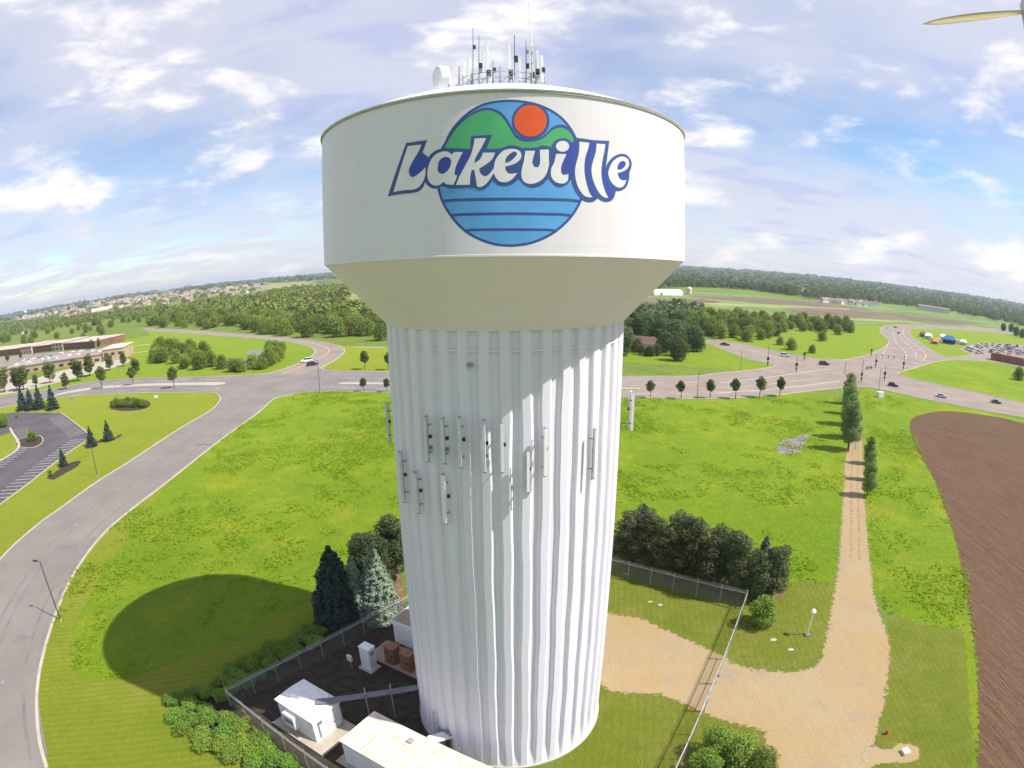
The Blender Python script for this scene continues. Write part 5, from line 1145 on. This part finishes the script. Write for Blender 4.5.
def signal(bx_, by_, ty, label, arm=0, ang=0, head=True):
    H_ = height(bx_, by_, ty); root = empty('traffic_light', g(bx_, by_), ang, label, 'traffic light', 'traffic lights at the right junction')
    MB().tube((0, 0, 0), (0, 0, H_), .14, .09).build('pole', M['pole_brown'], root)
    if arm:
        MB().tube((0, 0, 5.8), (arm, 0, 6.4), .09, .06).build('mast_arm', M['grey'], root)
        for k in (.45, .7, .97): MB().box((arm * k, 0, 5.7), (.4, .35, 1.2)).build('signal_head', M['black'], root)
    if head: MB().box((.3, 0, 3.4), (.45, .4, 1.3)).box((-.3, 0, 3.4), (.45, .4, 1.3)).box((0, 0, 1.6), (.5, .5, 1.0)).build('signal_head', M['black'], root)
    MB().tube((0, 0, H_ - .1), (1.6, 0, H_ + .2), .05).box((1.8, 0, H_ + .2), (.6, .3, .15)).build('lamp_head', M['grey'], root)
    return root
signal(767.5, 366.5, 344.5, 'traffic light pole on the tip of the left side green', 0)
signal(796, 372.5, 356.5, 'traffic light pole standing in the road left of the black car')
signal(861, 382.5, 360, 'traffic light pole with thick head, left of the crossing', 8, R_(25))
signal(875.5, 368, 354, 'traffic light pole on the far side of the crossing')
signal(884, 381.5, 366, 'traffic light pole at the near right side of the crossing')
signal(903, 370.5, 354, 'traffic light pole with long mast arm on the right green corner', 12, R_(150))
signal(844.5, 374, 362, 'slim signal pole rising just above the farthest poplar', head=False)
signal(871, 356.5, 350, 'small dark signal pole beside the left bank of the wide road'); signal(804, 361, 354, 'short dark signal pole at the verge above the black car')
up_ = empty('utility_pole', g(878, 395), 0, 'tall thin utility pole with crossarm beside the white utility box', 'utility pole'); H_ = height(878, 395, 368)
MB().tube((0, 0, 0), (0, 0, H_), .14, .1).build('pole', M['grey'], up_); MB().box((0, 0, H_ * .62), (2.4, .15, .15)).build('crossarm', M['grey'], up_)
ub = MB().box((0, 0, .9), (2.4, 1.8, 1.8)).box((0, 0, 1.85), (2.5, 1.9, .12)).build('utility_box', M['white']); ub.location = g(880, 397); tag(ub, 'white utility box at the road end of the field near the junction', 'utility box')
sg = empty('sign', g(156.5, 400), R_(20), 'small white and yellow sign on the left lawn', 'sign'); MB().box((0, 0, 1.3), (1.4, .1, .9)).build('board', M['white'], sg); MB().tube((0, 0, 0), (0, 0, .9), .05).build('post', M['grey'], sg)

# ------------------------------------------------------------------ vehicles
carpaint = {}
def paint(c_):
    if c_ not in carpaint:
        m, t, n, l, b = mk('car_paint'); b.inputs['Base Color'].default_value = (*c_, 1); b.inputs['Roughness'].default_value = .25; b.inputs['Coat Weight'].default_value = .5; carpaint[c_] = m
    return carpaint[c_]
def car(px, py, ang, col, label, suv=False, group='cars on the roads', scale=1.0, name='parked_car' ):
    root = empty(name, g(px, py) + Vector((0, 0, .03)), ang, label, 'car', group); root.scale = (scale,) * 3
    hh = 1.7 if suv else 1.45; cab0, cab1 = (-2.1, .9) if suv else (-1.6, .95)
    def loft(sec, m_, nm, par=root):
        mb = MB(); vs = []
        for (x, w, z0, z1) in sec: vs += [(x, -w, z0), (x, w, z0), (x, w * .97, z1), (x, -w * .97, z1)]
        fs = [(3, 2, 1, 0)]
        for i in range(len(sec) - 1): a = 4 * i; fs += [(a + j, a + (j + 1) % 4, a + 4 + (j + 1) % 4, a + 4 + j) for j in range(4)]
        a = 4 * (len(sec) - 1); fs.append((a, a + 1, a + 2, a + 3)); mb.add(vs, [f_[::-1] for f_ in fs]); return mb.build(nm, m_, par)
    b_ = loft([(-2.35, .75, .4, .8), (-2.25, .86, .3, .95), (-1.2, .9, .28, .98), (.9, .9, .28, .98), (1.9, .87, .3, .86), (2.3, .78, .35, .7)], paint(col), 'body')
    loft([(cab0, .76, .96, .99), (cab0 + .45, .68, .96, hh - .06), (cab1 - .55, .68, .96, hh - .06), (cab1, .76, .96, .99)], M['glass'], 'window')
    MB().box(((cab0 + cab1) / 2 - .05, 0, hh - .03), (cab1 - cab0 - 1.0, 1.34, .07)).build('roof', paint(col), root)
    for sx in (-1.4, 1.4):
        for sy in (-.86, .86):
            wh_ = MB().tube((sx, sy - .1, .33), (sx, sy + .1, .33), .33, n=12).build('wheel', M['tyre'], root)
            MB().tube((sx, sy - .11, .33), (sx, sy + .11, .33), .19, n=10).build('rim', M['galv'], wh_)
    for sy in (-.6, .6): MB().box((2.26, sy, .66), (.1, .3, .14)).build('headlight', M['lamp_lens'], root)
    return root
WH, BK, SV, RD, BL, GR = (.8, .8, .8), (.015, .015, .02), (.45, .45, .46), (.35, .02, .02), (.02, .06, .3), (.12, .12, .13)
n_ = 'car'
car(306.5, 362, R_(215), WH, 'white car on the left curve, ahead of the dark one', True, name=n_, scale=1.15)
car(312.5, 365.5, R_(40), (.02, .02, .06), 'dark car coming out of the left curve beside the white car', True, name=n_, scale=1.15)
car(725, 345.5, R_(-25), (.10, .02, .01), 'dark red car on the side road beside the grove', name=n_, scale=1.1); car(785, 356.5, R_(-15), WH, 'white car crossing the side road mouth', True, name=n_, scale=1.1)
car(824, 365, R_(-5), BK, 'black car crossing the right junction', True, name=n_, scale=1.15); car(893, 386.5, R_(-32), (.02, .015, .05), 'dark car leaving the crossing on the main road at right', True, name=n_)
car(941, 397.5, R_(-33), SV, 'silver car on the main road at right, between two dark ones', name=n_); car(996, 403.3, R_(-33), (.03, .06, .06), 'dark car nearest the right edge on the main road', name=n_)
car(898.5, 333.5, R_(60), GR, 'tiny dark car far up the wide road', True, name=n_); car(895.5, 327.8, R_(10), GR, 'tiny grey car at the far bend', name=n_); car(888, 328.6, R_(10), WH, 'tiny white car at the far bend', name=n_)
cols = [WH, SV, WH, WH, GR, WH, RD, SV, WH, BK]
pc = [car(980, 352, R_(60), cols[i], 'parked vehicle in the crowded lot at the right edge', i % 2 == 0, 'vehicles in the crowded right lot') for i in range(5)]
lotpts = scatter([tuple(g(*q)[:2]) for q in [(966,349),(985,345),(1024,347),(1040,352),(1040,358),(1000,353),(972,354)]], 6.5, 6000, 55, 61)
for i, p in enumerate(lotpts):
    o = put(pc[i % 5], (*p, .03), 1.35, szz=1.2); o.rotation_euler.z = R_(55) + rnd.uniform(-.15, .15)
pd_ = [car(60, 365, 0, cols[i], 'car parked between the low building and the brick one', i % 2 == 1, 'cars parked between the far left buildings') for i in range(4)]
for i, p in enumerate(scatter([tuple(g(*q)[:2]) for q in [(22,361),(55,354),(105,349.5),(108,351),(60,356.5),(25,363)]], 7, 3000, 20, 62)):
    o = put(pd_[i % 4], (*p, .03), 1.1, szz=1); o.rotation_euler.z = R_(75)
# fence wall, tents and trailers at the right lot
p, q = g(991, 360), g(1060, 374); wl = MB(); d = q - p; nn = Vector((-d.y, d.x, 0)).normalized()
kx = 14
for i in range(kx):
    a_ = d * (i / kx); b_ = d * ((i + .94) / kx); wl.prism([tuple(x_[:2]) for x_ in (a_, b_, b_ + nn * 7, a_ + nn * 7)], 0, 5.0, i % 2)
wl = wl.build('stacked_pallets', [M['brown_box'], M['red_roof']]); wl.location = p; tag(wl, 'long stacked reddish-brown pallets along the right lot entrance', 'pallet stack')
def tent(px, py, w, d_, h, mat, label, ang, group='tents at the sales lot'):
    root = empty('canopy_tent', g(px, py), ang, label, 'tent', group)
    MB().add([(-w/2, -d_/2, h*.55), (w/2, -d_/2, h*.55), (w/2, d_/2, h*.55), (-w/2, d_/2, h*.55), (-w*.3, 0, h), (w*.3, 0, h)], [(0, 1, 5, 4), (1, 2, 5), (2, 3, 4, 5), (3, 0, 4), (3, 2, 1, 0)]).build('canopy', M[mat], root)
    for x in (-w / 2 + .1, w / 2 - .1):
        for y in (-d_ / 2 + .1, d_ / 2 - .1): MB().tube((x, y, 0), (x, y, h * .55), .08).build('leg', M['white'], root)
    MB().box((0, d_ / 2 - .2, h * .28), (w * .96, .1, h * .54)).build('side_panel', M[mat], root)
    return root
tent(949, 344, 12, 8, 6.5, 'tent_blue', 'large blue tent at the sales lot', R_(-40)); tent(935, 344, 6, 5, 4, 'tent_orange', 'orange tent left of the blue one', R_(-30))
tent(928, 339, 7, 5, 5, 'white', 'white peaked tent at the left end of the sales lot', R_(-30)); tent(923, 337, 6, 5, 4.5, 'red_roof', 'dark red tent at the far left end of the sales lot', R_(-30)); tent(963, 345, 7, 5, 4.5, 'white', 'white tent right of the blue tent', R_(-40)); tent(943, 340, 7, 5, 5, 'white', 'white tent behind the blue tent', R_(-40))
for i, (px, py) in enumerate(((932,341),(939,342),(957,343),(971,350),(978,347))):
    tr = empty('trailer', g(px, py), R_(50 + 7 * i), ['white camper trailer beside the peaked tent', 'white camper trailer left of the blue tent', 'camper trailer just right of the blue tent', 'camper trailer on the gravel at the lot mouth', 'camper trailer leading the crowded lot'][i], 'trailer', 'camper trailers at the sales lot')
    MB().box((0, 0, 1.7), (6.5, 2.4, 2.4), tap=.94).build('body', M['white' if i % 2 else 'roof_cream'], tr); MB().box((0, -1.2, 1.9), (3.5, .08, .6)).build('window', M['glass'], tr)
    for sx in (-.5, .6): MB().tube((sx, -1.15, .35), (sx, 1.15, .35), .35, n=10).build('wheel', M['tyre'], tr)
# ------------------------------------------------------------------ weeds in the field
poly_w = [(p.x, p.y) for p in big_field]; poly_e = [tuple(g(*q)[:2]) for q in [(864,392),(900,396),(915,420),(917,444),(946,501),(965,561),(973,604),(976,640),(960,630),(935,626),(886,612),(870,583),(864,500)]]; V = []; r = random.Random(9); xs = [p[0] for p in poly_w]; ys = [p[1] for p in poly_w]; cen = []
while len(cen) < 17000:
    p = (r.uniform(-110, 150), r.uniform(40, 190))
    if mn.noise(Vector((p[0] * .045, p[1] * .045, 3))) + .6 * mn.noise(Vector((p[0] * .2, p[1] * .2, 8))) + r.uniform(-.25, .25) < .22 or not (inside(p, poly_w) or inside(p, poly_e)): continue
    cen.append((p[0], p[1], r.uniform(.2, .7)))
ca = np.array(cen); k = 6; Pc = np.repeat(ca, k, 0); off = nr.normal(size=(len(Pc), 3)) * np.array([.35, .35, .22]) * Pc[:, 2:3]
Pw = np.stack([Pc[:, 0] + off[:, 0], Pc[:, 1] + off[:, 1], np.abs(off[:, 2]) + Pc[:, 2] * .25], 1)
wd = quads('weeds', cards(Pw, .15, None, 1.6), M['weed']); tag(wd, 'tufts of tall weeds all over the open field round the tower', 'weeds', None, 'stuff')
# ------------------------------------------------------------------ drone propeller in front of the lens, top right
d = ray(1030, 12); pr = empty('propeller', Vector((0, 0, CAM_H)) + d * .62, 0, 'cream plastic propeller blade entering at the top right corner', 'propeller')
tip = Vector((0, 0, CAM_H)) + ray(923, 24) * .60 - pr.location; rootp = Vector((0, 0, 0)); mb = MB(); n = 10; vs = []
ax = tip.normalized(); wv = (_f - ax * _f.dot(ax)).normalized(); hv = ax.cross(wv)
if hv.z < 0: hv = -hv
for i in range(n + 1):
    t = i / n; w_ = .0095 * math.sin(math.pi * min(1, .25 + .75 * t)) ** .6 + .0008; tw = .42 - .34 * t; a_ = (wv * math.cos(tw) + hv * math.sin(tw)) * w_; th = hv * .0011 * (1 - .7 * t)
    c_ = tip * t - hv * .0; vs += [c_ - a_, c_ + th, c_ + a_, c_ - th]
fs = [(4 * i + j, 4 * i + (j + 1) % 4, 4 * i + 4 + (j + 1) % 4, 4 * i + 4 + j) for i in range(n) for j in range(4)] + [(3, 2, 1, 0), (4 * n, 4 * n + 1, 4 * n + 2, 4 * n + 3)]
mb.add(vs, fs, smooth=True); mb.build('blade', M['prop'], pr)
MB().lathe([(0, .014), (.006, .013), (.009, .006), (.009, -.02), (0, -.02)], 20).build('hub', M['panelgrey'], pr)
# ------------------------------------------------------------------ haze
hz = MB().box((0, 0, 38), (25000, 25000, 78)).build('haze', bpy.data.materials.new('haze')); hz['kind'] = 'stuff'; tag(hz, 'thin pale summer haze over the far land', 'haze')
hm = hz.data.materials[0]; hm.use_nodes = True; hn = hm.node_tree.nodes; hn.clear(); pv = hn.new('ShaderNodeVolumePrincipled'); ho = hn.new('ShaderNodeOutputMaterial'); hm.node_tree.links.new(pv.outputs[0], ho.inputs['Volume'])
pv.inputs['Color'].default_value = (.80, .88, 1, 1); pv.inputs['Density'].default_value = .00009; pv.inputs['Anisotropy'].default_value = .2
